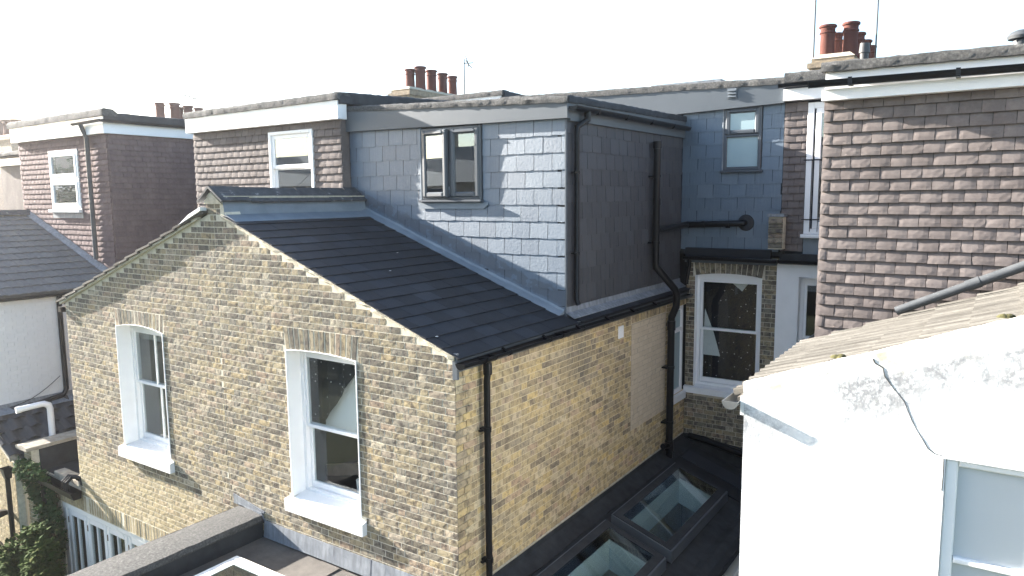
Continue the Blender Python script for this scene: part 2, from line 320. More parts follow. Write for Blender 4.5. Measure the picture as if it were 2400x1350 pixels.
# ------------------------------------------------------------------ piece templates: local x along, -y outward, z up
def front_piece(w, h, nx, nz, depth, jit, edge, shape=None):
    """a block with a subdivided front face whose outline and surface are a little uneven"""
    vs, fs = [], []
    for j in range(nz+1):
        for i in range(nx+1):
            x = -w/2 + w*i/nx; z = h*j/nz; border = i in (0, nx) or j in (0, nz)
            y = U(-jit, jit) + (edge if border else 0)
            if shape: y += shape(i/nx, j/nz)
            if border: x += U(-jit, jit)*.9; z += U(-jit, jit)*.7
            vs.append((x, y, z))
    idx = lambda i, j: j*(nx+1)+i
    for j in range(nz):
        for i in range(nx): fs.append((idx(i,j), idx(i+1,j), idx(i+1,j+1), idx(i,j+1)))
    ring = [idx(i,0) for i in range(nx+1)] + [idx(nx,j) for j in range(1, nz+1)] + [idx(i,nz) for i in range(nx-1, -1, -1)] + [idx(0,j) for j in range(nz-1, 0, -1)]
    n = len(vs)
    for k in ring: vs.append((vs[k][0], depth, vs[k][2]))
    m = len(ring)
    for k in range(m): a, b2 = ring[k], ring[(k+1)%m]; fs.append((b2, a, n+k, n+(k+1)%m))
    return vs, fs
TPL = {}
def template(key, variants, fn):
    out = []
    for k in range(variants):
        vs, fs = fn(); me = bpy.data.meshes.new(key); me.from_pydata(vs, [], fs); me.update(); out.append((vs, fs, me))
    TPL[key] = out
template('stretcher', 12, lambda: front_piece(.215, .0665, 4, 2, .05, .0011, .0012))
template('header', 8, lambda: front_piece(.104, .0665, 2, 2, .05, .0011, .0012))
# tiles hang with the head on the wall and the tail kicked out; long camber
template('big_tile', 10, lambda: (lambda q: front_piece(.1715, .146, 4, 4, .004, .0013, 0, lambda a, b2: -.036 + .035*b2 - .006*math.sin(math.pi*min(1, b2*1.25)) - .004*math.sin(math.pi*a) + q*(a-.5)))(U(-.005,.005)))
template('tile', 8, lambda: (lambda q: front_piece(.1675, .140, 3, 4, .004, .0008, 0, lambda a, b2: -.030 + .029*b2 - .0055*math.sin(math.pi*min(1, b2*1.25)) - .0035*math.sin(math.pi*a) + q*(a-.5)))(U(-.003,.003)))
def slate_tpl():
    vs, fs = [], []; n = 5; w, h = .262, .252
    bot = [(-w/2 + w*i/n, U(-.004, .004) + (.006 if i in (0, n) and R_() < .4 else 0)) for i in range(n+1)]
    k = U(-.0012, .0012)
    for x, z in bot: vs.append((x, -.0085 + k*x/.12, z))
    for x, z in bot: vs.append((x*.998, -.0025 + k*x/.12, z))                # back of the tail
    for x, z in bot: vs.append((x*.996, .002, h))
    for i in range(n): fs += [(i, i+1, n+1+n+1+i+1, n+1+n+1+i), (i+1, i, n+1+i, n+1+i+1)]
    fs += [(0, 2*n+2, n+1), (n, 2*n+1, 3*n+2)]
    return vs, fs
template('slate', 8, slate_tpl)
def roof_slate_tpl():
    w, h = .297, .30; k = U(-.001, .001); t1, t2 = U(-.002,.002), U(-.002,.002)
    vs = [(-w/2,-.016+k,t1),(w/2,-.016-k,t2),(w/2,-.001,h),(-w/2,-.001,h),(-w/2,-.007+k,t1),(w/2,-.007-k,t2)]
    return vs, [(0,1,2,3),(1,0,4,5),(0,3,4),(2,1,5)]
template('roof_slate', 6, roof_slate_tpl)
def profile_tile(w, h, prof, th, n=None):
    vs, fs = [], []; m = len(prof); jz = U(-.004, .004)
    for x, y in prof: vs.append((x*w, -y - .028, jz))
    for x, y in prof: vs.append((x*w, -y - .002, h))
    for x, y in prof: vs.append((x*w, -y - .028 + th, jz))
    for i in range(m-1): fs += [(i, i+1, m+i+1, m+i), (i+1, i, 2*m+i, 2*m+i+1)]
    fs += [(0, m, 2*m), (m-1, 3*m-1, 2*m-1)]
    return vs, fs
rib = [(-.5, 0), (-.40, 0), (-.34, .022), (-.20, .034), (-.08, .022), (-.02, 0), (.10, 0), (.16, .022), (.30, .034), (.42, .022), (.48, 0), (.5, 0)]
template('concrete_tile', 4, lambda: profile_tile(.328, .375, rib, .016))
rib2 = [(-.5, 0), (-.42, .012), (-.15, .012), (-.07, 0), (.03, 0), (.1, .012), (.38, .012), (.45, 0), (.5, 0)]
template('grey_tile', 4, lambda: profile_tile(.328, .37, rib2, .016))
pan = [(-.5 + i/12, .028*math.sin(2*math.pi*i/12)) for i in range(13)]
template('pantile', 4, lambda: profile_tile(.298, .33, pan, .016))
def frame_matrix(o, xd, zd):
    xd, zd = Vector(xd).normalized(), Vector(zd).normalized(); yd = zd.cross(xd)
    return Matrix(((xd.x, yd.x, zd.x, o[0]), (xd.y, yd.y, zd.y, o[1]), (xd.z, yd.z, zd.z, o[2]), (0,0,0,1)))
def fm_y(u, z, y0): return frame_matrix((u, y0, z), (1,0,0), (0,0,1))
def fm_x(u, z, x0): return frame_matrix((x0, u, z), (0,1,0), (0,0,1))
class Pieces:
    """collects alike pieces of one thing; the 300 that show largest become objects, the rest one joined part"""
    def __init__(s): s.items = []
    def put(s, key, M, parent, sx=1.0, sz=1.0):
        if key in ('tile', 'big_tile', 'slate', 'roof_slate'):      # hung a little out of true
            k = 2.2 if R_() < .06 else 1.0
            M = M @ Matrix.Translation((0, U(-.0012, .0008), U(-.0025, .0025)*k)) @ Matrix.Rotation(U(-.009, .009)*k, 4, 'Y')
        s.items.append((key, random.randrange(len(TPL[key])), M @ Matrix.Diagonal((sx, 1, sz, 1)), parent))
    def flush(s, name, mat, root, mat_many=None, limit=300, joined=None, weight=None):
        def rank(it):
            p = it[2].translation; v = p - CAM; n = -(it[2].to_3x3() @ Vector((0,1,0))).normalized()
            q = RW.transposed() @ v
            vis = q.z > 0 and abs(q.x/q.z) < 1200/FOC and abs(q.y/q.z) < 675/FOC
            s_ = max(.02, n.dot(-v.normalized())) / v.length_squared
            return -(s_ if vis else s_*.01)
        s.items.sort(key=rank)
        for key, k, M, parent in s.items[:limit]:
            me = TPL[key][k][2]
            mk = (me.name, mat)
            if mk not in SHARED:
                m2 = me.copy(); m2.materials.append(MATS[mat]); SHARED[mk] = m2
            o = bpy.data.objects.new(name, SHARED[mk]); COL.objects.link(o); o.parent = parent; o.matrix_basis = M
        rest = s.items[limit:]
        if rest:
            b = MB()
            for key, k, M, parent in rest:
                vs, fs, me = TPL[key][k]; b.raw([M @ Vector(p) for p in vs], fs, R_())
            me = b.mesh(joined); me.materials.append(MATS[mat_many or mat])
            a = me.attributes.new('rnd', 'FLOAT', 'FACE'); a.data.foreach_set('value', b.r)
            o = bpy.data.objects.new(joined, me); COL.objects.link(o); attach(o, root); o['kind'] = 'stuff'
        print(name, root.name, len(s.items), 'pieces')
SHARED = {}
COURSE, JOINT = .0755, .010
def lay_bricks(P, fm, c0, parent, spans, z0, z1, phase=0.0, short=None):
    """Flemish bond; spans(zlow, zhigh) gives the free intervals of a course"""
    k = 0; z = z0
    while z + .05 < z1:
        for a, b in spans(z, z+.066):
            u = a - (U(0, .02) + (0.0 if k % 2 else .163) + phase) % .335
            head = False
            while u < b - .01:
                L = .104 if head else .215
                lo, hi = max(u, a), min(u+L, b)
                if hi - lo > .03:
                    if b - hi < .035: hi = b
                    key = 'header' if hi-lo < .15 else 'stretcher'
                    P.put(key, fm((lo+hi)/2, z, c0 + 0.0), parent, (hi-lo)/(.104 if key == 'header' else .215))
                u += L + JOINT; head = not head
        z += COURSE; k += 1
def minus(iv, holes):
    out = [iv]
    for h0, h1 in holes:
        nx = []
        for a, b in out:
            if h1 <= a or h0 >= b: nx.append((a, b)); continue
            if h0 > a: nx.append((a, h0))
            if h1 < b: nx.append((h1, b))
        out = nx
    return [(a, b) for a, b in out if b-a > .03]
def lay_hung(P, key, fm, c0, parent, u0, u1, ztop, zbot, w, gauge, holes=(), low=None, first=None, gap=.003):
    """tiles or slates hung on a wall in rows with half bond; holes are (u0, u1, z0, z1)"""
    k = 0; z = ztop - (first or gauge)
    full = w + .004
    while z > zbot - gauge*.6:
        sz = 1.0
        hs = [(h[0], h[1]) for h in holes if h[2] < z + gauge*.5 < h[3]]
        for a, b in minus((u0, u1), hs):
            u = a - (full/2 if k % 2 else 0)
            while u < b - .012:
                lo, hi = max(u, a), min(u+full, b)
                if hi - lo > .02 and (low is None or z + gauge > low((lo+hi)/2)):
                    P.put(key, fm((lo+hi)/2, z, c0), parent, (hi-lo-(.0065 if key == 'slate' else .004))/w, sz)
                u += full
        z -= gauge; k += 1
def lay_roof(P, key, parent, o, xd, up, nrow, gauge, width, length, w0, clip=None, jitter=.0):
    """rows of roofing laid up a slope from the eave point o; xd along the eave, up the slope"""
    o, xd, up = Vector(o), Vector(xd).normalized(), Vector(up).normalized()
    for r in range(nrow):
        u = -(width/2 if r % 2 else 0)
        while u < length - .01:
            lo, hi = max(u, 0), min(u+width, length)
            if hi-lo > .03:
                p = o + xd*((lo+hi)/2) + up*(gauge*r)
                if clip is None or clip(p):
                    P.put(key, frame_matrix(p, xd, up), parent, (hi-lo-.003)/w0)
            u += width
def arch_bricks(parent, tf, u0, u1, z1, rise, n, ztop, mat='brick', splay=.035):
    """ring of tapered bricks on edge over an opening; returns nothing, every brick is a part"""
    for i in range(n):
        def pt(f, top):
            x = u0 + (u1-u0)*f; s = (f-.5)*2
            z = z1 + rise*(1-s*s)
            return (x + (s*splay if top else 0), ztop if top else z)
        a, b = i/n + .006, (i+1)/n - .006
        q = [pt(a, 0), pt(b, 0), pt(b, 1), pt(a, 1)]; e = .004; d = U(-.003, .003)
        cx, cz = sum(p[0] for p in q)/4, sum(p[1] for p in q)/4
        inn = [(p[0]+(cx-p[0])*.12, p[1]+(cz-p[1])*.04) for p in q]
        m = MB(tf); m.add([(u, d, z) for u, z in inn] + [(u, d+e, z) for u, z in q] + [(u, .05, z) for u, z in q],
              [(0,1,2,3)] + [(k+4, (k+1)%4+4, (k+1)%4, k) for k in range(4)] + [(k+8, (k+1)%4+8, (k+1)%4+4, k+4) for k in range(4)])
        m.build('arch_brick', mat, parent)
def sash_window(root, tf, u0, u1, z0, z1, reveal=.2, rise=.05, bars=1, split=.5, sill=(.07, .06, .16), room='room', fr='white_plastic', lining='white_paint', roomd=1.6, sillmat='white_paint'):
    """sliding sash in a masonry opening: frame > reveal, two sashes, panes, glazing bars, sill, room behind"""
    fw = .055; d0, d1 = reveal, reveal+.10
    f = MB(tf); zt = z1 + rise
    f.box(u0+.004, u0+fw, d0, d1, z0, z1); f.box(u1-fw, u1-.004, d0, d1, z0, z1)
    n = 8; arc = [(u0+.004+(u1-u0-.008)*i/n, z1 + rise*(1-(2*i/n-1)**2) - .004) for i in range(n+1)]
    f.prism([(u0+.004, z1-.06), (u1-.004, z1-.06)] + arc[::-1], d0-.001, d1)
    f.box(u0+fw, u1-fw, d0, d1, z0+.003, z0+.05)
    win = f.build('sash_window', fr, root)
    r = MB(tf)
    r.prism([(u0-.006, z0), (u0+.006, z0), (u0+.006, z1), (u0-.006, z1)], -.012, d0+.02)
    r.prism([(u1-.006, z0), (u1+.006, z0), (u1+.006, z1), (u1-.006, z1)], -.012, d0+.02)
    arc2 = [(u0-.006+(u1-u0+.012)*i/n, z1 + rise*(1-(2*i/n-1)**2)) for i in range(n+1)]
    r.prism(arc2 + [(u, z+.008) for u, z in arc2[::-1]], -.010, d0+.02)
    r.build('reveal', lining, win)
    zm = z0 + (z1-z0)*split; a, b = u0+fw+.002, u1-fw-.002; st = .042
    def sash(nm, s0, s1, dd, bot):
        m = MB(tf); m.bbox(a, a+st, dd, dd+.04, s0, s1, .005); m.bbox(b-st, b, dd, dd+.04, s0, s1, .005)
        m.bbox(a+st, b-st, dd+.001, dd+.039, s0, s0+bot, .005); m.bbox(a+st, b-st, dd+.001, dd+.039, s1-.045, s1, .005)
        o = m.build(nm, fr, win)
        for i in range(1, bars):
            c = a+st + (b-a-2*st)*i/bars; MB(tf).bbox(c-.011, c+.011, dd+.003, dd+.036, s0+bot, s1-.045, .004).build('glazing_bar', fr, win)
        for i in range(bars):
            p0 = a+st + (b-a-2*st)*i/bars; p1 = a+st + (b-a-2*st)*(i+1)/bars
            MB(tf).box(p0+.001, p1-.001, dd+.018, dd+.022, s0+bot, s1-.045).build('pane', 'glass', win)
    sash('upper_sash', zm-.02, z1-.062, d0+.01, .04)
    sash('lower_sash', z0+.052, zm+.02, d0+.055, .075)
    if sill:
        so, sp, sh = sill
        m = MB(tf); m.add([(u0-so,-sp,z0-sh),(u1+so,-sp,z0-sh),(u1+so,-sp,z0-.03),(u0-so,-sp,z0-.03),(u0-so,.02,z0-.012),(u1+so,.02,z0-.012),(u0-so,.02,z0-sh),(u1+so,.02,z0-sh)],
              [(0,1,2,3),(3,2,5,4),(0,3,4,6),(1,7,5,2),(0,6,7,1),(4,5,7,6)])
        m.add([(u0+.007,.021,z0-.012),(u1-.007,.021,z0-.012),(u1-.007,d0+.03,z0+.022),(u0+.007,d0+.03,z0+.022),(u0+.007,.021,z0-sh),(u1-.007,.021,z0-sh),(u1-.007,d0+.03,z0-sh),(u0+.007,d0+.03,z0-sh)],
              [(0,1,2,3),(0,4,5,1),(4,7,6,5),(1,5,6,2),(2,6,7,3),(3,7,4,0)])
        m.build('sill', sillmat, win)
    if room: room_box(win, tf, u0, u1, z0, z1+rise, d1+.004, d1+roomd, room)
    return win
def room_box(parent, tf, u0, u1, z0, z1, d0, d1, mat):
    a, b, c, e = u0-.35, u1+.35, z0-.5, z1+.25
    m = MB(tf)
    m.add([(a,d0,c),(b,d0,c),(b,d0,e),(a,d0,e),(a,d1,c),(b,d1,c),(b,d1,e),(a,d1,e),(u0,d0,z0),(u1,d0,z0),(u1,d0,z1),(u0,d0,z1)],
          [(4,5,6,7),(0,4,7,3),(1,2,6,5),(0,1,5,4),(3,7,6,2),(0,8,9,1),(1,9,10,2),(2,10,11,3),(3,11,8,0)])
    m.build('room', mat, parent)
def brackets(parent, pts, size=.05, mat='black_plastic', ax='y'):
    for p in pts:
        m = MB(); x, y, z = p
        if ax == 'y': m.prism([(x-.09, z+.0), (x+.02, z-.065), (x+.05, z-.05), (x+.062, z+.006), (x+.055, z+.006), (x+.04, z-.045), (x-.09, z+.03)], y-.018, y+.018)
        else: m.box(x-.018, x+.018, y-.06, y-.052, z-.05, z+.012).box(x-.018, x+.018, y-.06, y+.06, z-.064, z-.055)
        m.build('bracket', mat, parent)
def felt_edge(root, pts, w, h, name='felt_edge', inward=(0,1,0), mat='felt', step=.06):
    """lumpy mineral-felt drip along the edge of a flat roof; pts are the two ends of its lower outer edge"""
    a, b = Vector(pts[0]), Vector(pts[1]); n = max(2, int((b-a).length/step)); inw = Vector(inward)
    rings = []; lap = 0
    for i in range(n+1):
        p = a.lerp(b, i/n); j = lambda s: U(-s, s); lap = lap if i % 16 else U(0, .008)
        o = -.012 - lap
        rings.append([tuple(p + inw*(o+j(.006)) + Vector((0,0,-.01+j(.004)))), tuple(p + inw*(o-.004+j(.009)) + Vector((0,0,h*.5+j(.006)))), tuple(p + inw*(o+.012+j(.008)) + Vector((0,0,h*.88+j(.006)))),
                      tuple(p + inw*(o+.05+j(.008)) + Vector((0,0,h+j(.006)))), tuple(p + inw*(w*.7) + Vector((0,0,h*.93+j(.005)))), tuple(p + inw*w + Vector((0,0,h*.4))), tuple(p + inw*w + Vector((0,0,-.01)))])
    return MB().loft(rings).build(name, mat, root, smooth=True)
# ------------------------------------------------------------------ shared dimensions (metres)
XR, XL, XC = 0.0, -7.76, -3.77            # right corner, left corner and ridge of the brick gable
YD, YM = 2.40, 6.29                       # dormer fronts and main rear walls
ALLEY = 2.80                              # gap to the next pair of houses
XE = XR + ALLEY; XCW = XL - ALLEY
zA = lambda x: 5.12 + (-x)*.376           # slate slope of the right half
zB = lambda x: 5.12 + (x-XL)*.356         # tiled slope of the left half
zE = lambda x: 5.17 + (x-XE)*.385
zC = lambda x: 5.00 + (XCW-x)*.36
# ------------------------------------------------------------------ ground
def sheet(name, x0, x1, y0, y1, z, mat, n=1):
    m = MB(); m.add([(x0,y0,z),(x1,y0,z),(x1,y1,z),(x0,y1,z)], [(0,1,2,3)]); o = m.build(name, mat); o['kind'] = 'structure'; return o
sheet('ground', -150, 150, -150, 150, 0, 'ground')
sheet('patio', -16, 12, -9, 0.9, .006, 'ground')
sheet('side_passage', 1.66, 2.79, 0.9, 6.2, .010, 'paving')
# ================================================================== house A: slate dormer, right half of the brick gable
A = thing('terraced_house', 'brick house with blue slate dormer, black slate roof and tall soil pipe beside the passage', 'house', (-1.2, 3, 0))
PB = Pieces(); PS = Pieces(); PRS = Pieces()
wR = (-2.51, -1.36, 3.12, 4.90)           # right gable window (u0, u1, z0, z1)
# gable wall core (mortar) with the opening left out
tg = tf_y(0.0)
g = MB(tg); d0, d1 = .0028, .22
g.prism([(XC, 0), (wR[0], 0), (wR[0], zA(wR[0])-.03), (-3.5, zA(-3.5)-.03), (-3.62, 6.70), (XC, 6.70)], d0, d1)
g.prism([(wR[1], 0), (XR-.012, 0), (XR-.012, zA(0)-.04), (wR[1], zA(wR[1])-.03)], d0, d1)
g.prism([(wR[0]+.0005, 0), (wR[1]-.0005, 0), (wR[1]-.0005, wR[2]-.1), (wR[0]+.0005, wR[2]-.1)], d0, d1)
n = 8; arc = [(wR[0]+.0005+(wR[1]-wR[0]-.001)*i/n, wR[3]+.03*(1-(2*i/n-1)**2)) for i in range(n+1)]
g.prism(arc + [(wR[1]-.0005, zA(wR[1])-.03), (wR[0]+.0005, zA(wR[0])-.03)], d0, d1)
gwA = g.build('gable_wall', 'mortar', A)
def spA(za, zb):
    zm = (za+zb)/2
    if zm > 6.46: return [(-3.905, -3.63)] if zm < 6.71 else []
    lim = min(XR-.003, (5.12-.055-zb)/.376*1.0) if zb > 5.02 else XR-.003
    holes = []
    if wR[2]-.16 < zm < wR[3]+.02: holes.append((wR[0]-.004, wR[1]+.004))
    if wR[2]-.19 < zm < wR[2]-.0: holes.append((wR[0]-.075, wR[1]+.075))
    if wR[3]-.01 < zm < wR[3]+.25: holes.append((wR[0]-.035, wR[1]+.035))
    return minus((XC+.005, lim), holes)
lay_bricks(PB, fm_y, 0.0, gwA, spA, 2.32, 6.75)
arch_bricks(gwA, tg, wR[0]-.005, wR[1]+.005, wR[3], .03, 14, 5.1800)
# ridge pier on the party line
MB(tg).box(-3.90, -3.6401, .008, .21, 6.42, 6.74).build('ridge_pier', 'mortar', A)
# pale mortar bedding under the slates along the verge
vm = []
n = 46
for i in range(n+1):
    x = -3.60 + 3.60*i/n; z = zA(x)
    vm.append([(x, -.014+U(-.006,.006), z-.052+U(-.016,.014)), (x, -.018+U(-.006,.006), z-.024+U(-.006,.006)), (x, -.010+U(-.004,.004), z-.006), (x, .12, z-.004), (x, .12, z-.07)])
MB().loft(vm).build('verge_mortar', 'mortar_pale', A)
# side wall
ts = tf_x(0.0)
wS = (5.74, 6.22, 3.36, 4.84)             # small window at the far end
bU = (4.10, 5.40, 3.24, 4.82)             # bricked-up window
s = MB(ts)
s.prism([(.221, 0), (wS[0], 0), (wS[0], 5.0), (.221, 5.0)], .004, .22)
s.prism([(wS[0]+.0005, 0), (YM, 0), (YM, wS[2]), (wS[0]+.0005, wS[2])], .004, .22)
s.prism([(wS[0]+.0005, wS[3]), (YM, wS[3]), (YM, 5.0), (wS[0]+.0005, 5.0)], .004, .22)
swA = s.build('side_wall', 'mortar_side', A)
def spS(za, zb):
    zm = (za+zb)/2; holes = []
    if bU[2] < zm < bU[3]: holes.append((bU[0], bU[1]))
    if bU[3] < zm < bU[3]+.2: holes.append((bU[0]-.03, bU[1]+.03))
    if wS[2]-.16 < zm < wS[3]+.16: holes.append((wS[0]-.005, YM))
    return minus((XR+.006, YM), holes)
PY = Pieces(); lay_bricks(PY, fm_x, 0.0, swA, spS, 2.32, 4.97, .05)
def spBU(za, zb):
    zm = (za+zb)/2
    return [(bU[0]+.012+U(0,.02), bU[1]-.012)] if bU[2] < zm < bU[3] else []
MB(ts).box(bU[0], bU[1], .0012, .02, bU[2]-.01, bU[3]).build('pale_patch', 'pale_mortar', swA)
PP = Pieces(); lay_bricks(PP, fm_x, .0005, swA, spBU, 2.32, 4.97, .11)
for i in range(24):
    u = bU[0] + (bU[1]-bU[0])*i/24
    MB(ts).bbox(u+.005, u+.049, U(-.002,.002), .05, bU[3]+.008, bU[3]+.172, .004).build('arch_brick', 'yellow_brick', swA)
for i in range(9):
    u = wS[0] + i*.054
    MB(ts).bbox(u+.005, u+.049, U(-.002,.002), .05, wS[3]+.008, wS[3]+.155, .004).build('arch_brick', 'yellow_brick', swA)
MB(ts).bbox(3.655, 3.80, -.02, .01, 4.68, 4.85, .004).build('vent_cover', 'white_plastic', swA)
MB().box(-.03, .028, -.002, .03, 4.88, 5.14).build('eaves_end_board', 'grey_fascia', A)
# main rear wall of A at the end of the passage
tm = tf_y(YM)
wM = (.16, 1.24, 3.46, 5.33)
m = MB(tm)
m.prism([(.0, 0), (wM[0], 0), (wM[0], 5.66), (.0, 5.66)], .009, .25); m.prism([(wM[1], 0), (1.47, 0), (1.47, 5.66), (wM[1], 5.66)], .009, .25)
m.prism([(wM[0]+.0005, 0), (wM[1]-.0005, 0), (wM[1]-.0005, wM[2]-.1), (wM[0]+.0005, wM[2]-.1)], .009, .25)
m.prism([(wM[0]+.0005, wM[3]+.05), (wM[1]-.0005, wM[3]+.05), (wM[1]-.0005, 5.66), (wM[0]+.0005, 5.66)], .010, .25)
mwA = m.build('rear_wall', 'mortar', A)
def spM(za, zb):
    zm = (za+zb)/2; holes = []
    if wM[2]-.17 < zm < wM[3]: holes.append((wM[0]-.005, wM[1]+.005))
    if wM[3]-.01 < zm: holes.append((wM[0]-.05, wM[1]+.05))
    return minus((.005, 1.465), holes)
lay_bricks(PB, fm_y, YM, mwA, spM, 2.0, 5.6)
arch_bricks(mwA, tm, wM[0]-.005, wM[1]+.005, wM[3], .05, 13, 5.56)
sash_window(A, tm, *wM, reveal=.08, rise=.05, bars=1, split=.52, sill=(.16, .06, .13))
sash_window(A, tg, *wR, reveal=.19, rise=.03, bars=1, split=.47, sill=(.075, .07, .17))
# small side window: pale frame in the side wall, top light over a fixed light
f = MB(ts)
for a, b, c, e in ((wS[0], wS[0]+.06, wS[2], wS[3]), (wS[1]-.06, wS[1], wS[2], wS[3]), (wS[0]+.06, wS[1]-.06, wS[2], wS[2]+.07), (wS[0]+.06, wS[1]-.06, wS[3]-.07, wS[3]), (wS[0]+.06, wS[1]-.06, 4.40, 4.47)): f.bbox(a, b, .02, .09, c, e)
sw = f.build('casement_window', 'white_plastic', A)
for c, e in ((wS[2]+.07, 4.40), (4.47, wS[3]-.07)): MB(ts).box(wS[0]+.06, wS[1]-.06, .05, .054, c, e).build('pane', 'frosted', sw)
MB(ts).box(wS[0]-.04, YM-.06, -.05, .06, wS[2]-.12, wS[2]-.002).build('sill', 'white_paint', sw)
room_box(sw, ts, wS[0], wS[1], wS[2], wS[3], .095, .6, 'room')
# ---------------- roof slope with slates
th = math.atan(.376); upA = (-math.cos(th), 0, math.sin(th))
r = MB(); r.prism([(XC+.17, zA(XC+.17)-.10), (-.06, zA(-.06)-.10), (.05, zA(.05)-.02), (XC+.17, zA(XC+.17)-.012)], .012, YD+.05)
r.prism([(-.30, zA(-.30)-.10), (.0, 5.02), (.05, zA(.05)-.02), (-.30, zA(-.30)-.012)], YD+.051, YM-.002)
rfA = r.build('roof', 'roof_slate', A)
sl = (0.075 - (XC+.30))/math.cos(th); gA = sl/17
lay_roof(PRS, 'roof_slate', rfA, (.075, -.035, zA(.075)), (0,1,0), upA, 17, gA, .30, YD+.03, .297, clip=lambda p: p.x < XC+4.2)
lay_roof(PRS, 'roof_slate', rfA, (.075, YD+.06, zA(.075)), (0,1,0), upA, 1, gA, .30, YM-YD-.1, .297)
for dx_, dy_ in ((-2.15, 1.55), (-1.72, .95), (-.32, .12)):
    MB().lathe([(.001, 0), (U(.012,.022), 0), (.008, .004), (.001, .005)], (dx_, dy_, zA(dx_)+.021), 8).build('bird_dropping', 'old_white', rfA)
# ridge: upstand, lead apron, angle ridge tiles
MB().box(XC-.10, XC+.205, .02, YD-.01, 6.36, 6.70).build('ridge_upstand', 'mortar_pale', A)
ld = MB(); n = 12
ld.loft([[(XC+.209, .0+(YD-.012)*i/n, 6.655+U(-.004,.004)), (XC+.222+U(-.003,.003), (YD-.012)*i/n, 6.56), (XC+.235, (YD-.012)*i/n, 6.475), (XC+.44+U(-.012,.012), (YD-.012)*i/n, zA(XC+.44)+.022), (XC+.44, (YD-.012)*i/n, zA(XC+.44)+.016), (XC+.225, (YD-.012)*i/n, 6.462), (XC+.205, (YD-.012)*i/n, 6.652)] for i in range(n+1)])
ld.build('lead_apron', 'lead_blue', A)
y = -.06; k = 0
while y < YD-.05:
    L = min(.44, YD-.01-y); dz = U(-.008, .008); w_ = .255; e1, e2 = (0, .0)
    ov = .006*(k % 2); k += 1
    t_ = [(XC-.25, 6.655+dz-.02), (XC-.012, 6.815+dz+ov), (XC+.012, 6.815+dz+ov), (XC+.265, 6.64+dz)]
    inn = [(XC+.255, 6.62+dz), (XC, 6.785+dz), (XC-.24, 6.615+dz)]
    MB().prism(t_ + inn, y+.004, y+L-.004).build('ridge_tile', 'ridge_tile', A)
    y += L
MB().prism([(XC-.14, 6.60), (XC+.20, 6.60), (XC+.17, 6.63), (XC, 6.745), (XC-.14, 6.64)], -.02, YD-.06).build('ridge_mortar', 'mortar_pale', A)
# ---------------- slate dormer: front, passage side, main rear wall
DX = -.12
wD = (-2.42, -1.39, 6.63, 7.60)
tfD = tf_y(YD)
zf = lambda x: 7.595 + (-.13-x)*.013       # underside of the fascia
c = MB(tfD)
c.prism([(-3.88, 6.3), (wD[0], zA(wD[0])-.05), (wD[0], 7.70), (-3.88, 7.70)], .006, .12)
c.prism([(wD[1], zA(wD[1])-.05), (DX-.006, 5.1), (DX-.006, 7.70), (wD[1], 7.70)], .006, .12)
c.prism([(wD[0]+.0005, zA(wD[0])-.05), (wD[1]-.0005, zA(wD[1])-.05), (wD[1]-.0005, wD[2]), (wD[0]+.0005, wD[2])], .006, .12)
c.prism([(wD[0]+.0005, wD[3]), (wD[1]-.0005, wD[3]), (wD[1]-.0005, 7.70), (wD[0]+.0005, 7.70)], .006, .12)
dfA = c.build('dormer_front_wall', 'felt_dark', A)
lay_hung(PS, 'slate', fm_y, YD, dfA, -3.84, DX-.008, 7.62, 5.1, .262, .212, [(wD[0]-.01, wD[1]+.01, wD[2]-.07, 7.7)], low=lambda x: zA(x)+.06, first=.215)
ds = MB(tf_x(DX)); ds.prism([(YD+.0, 5.12), (YM, 5.12), (YM, 7.72), (YD+.0, 7.72)], .006, .12); dsA = ds.build('dormer_side_wall', 'felt_dark', A)
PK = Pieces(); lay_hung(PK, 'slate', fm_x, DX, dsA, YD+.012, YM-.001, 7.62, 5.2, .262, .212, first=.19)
MB().prism([(DX-.010, 5.16), (DX+.006, 5.16), (DX+.006, 7.62), (DX-.010, 7.62)], YD-.014, YD+.02).build('corner_trim', 'grey_fascia', A)
# lead soaker along the foot of the front
n = 14; ring = []
for i in range(n+1):
    x = -3.60 + (3.46)*i/n; z = zA(x); j = U(-.008, .008)
    ring.append([(x, YD-.010, z+.075+j), (x, YD-.03, z+.05+j), (x, YD-.14+j, z+.018), (x, YD-.14, z+.008), (x, YD-.002, z+.01), (x, YD-.002, z+.07)])
MB().loft(ring).build('lead_soaker', 'lead_blue', A)
n = 12; ring = []
for i in range(n+1):
    yy = YD + (YM-YD-.02)*i/n
    ring.append([(DX+.010, yy, 5.275+U(-.004,.004)), (DX+.022, yy, 5.21), (.0, yy, zA(.0)+.028), (.0, yy, zA(.0)+.020), (DX+.002, yy, 5.20), (DX+.002, yy, 5.27)])
MB().loft(ring).build('lead_soaker', 'lead', A)
# fascias and felt edges of the dormer
m = MB(); m.add([(-3.86, YD-.06, zf(-3.86)), (DX+.05, YD-.06, zf(DX)), (DX+.05, YD-.06, 7.785), (-3.86, YD-.06, 7.945), (-3.86, YD+.02, zf(-3.86)), (DX+.05, YD+.02, zf(DX)), (DX+.05, YD+.02, 7.785), (-3.86, YD+.02, 7.945)],
      [(0,1,2,3),(4,7,6,5),(0,4,5,1),(1,5,6,2),(2,6,7,3),(3,7,4,0)]); m.build('fascia_board', 'grey_fascia', A)
felt_edge(A, [(-3.86, YD-.06, 7.945), (DX+.06, YD-.06, 7.785)], .25, .075)
m = MB(); m.add([(DX-.02, YD+.021, 7.57), (DX+.05, YD+.021, 7.57), (DX+.05, YM, 7.60), (DX-.02, YM, 7.60), (DX-.02, YD+.021, 7.785), (DX+.05, YD+.021, 7.785), (DX+.05, YM, 7.87), (DX-.02, YM, 7.87)], [(0,3,2,1),(4,5,6,7),(0,1,5,4),(1,2,6,5),(2,3,7,6),(3,0,4,7)])
m.build('fascia_board', 'grey_fascia', A)
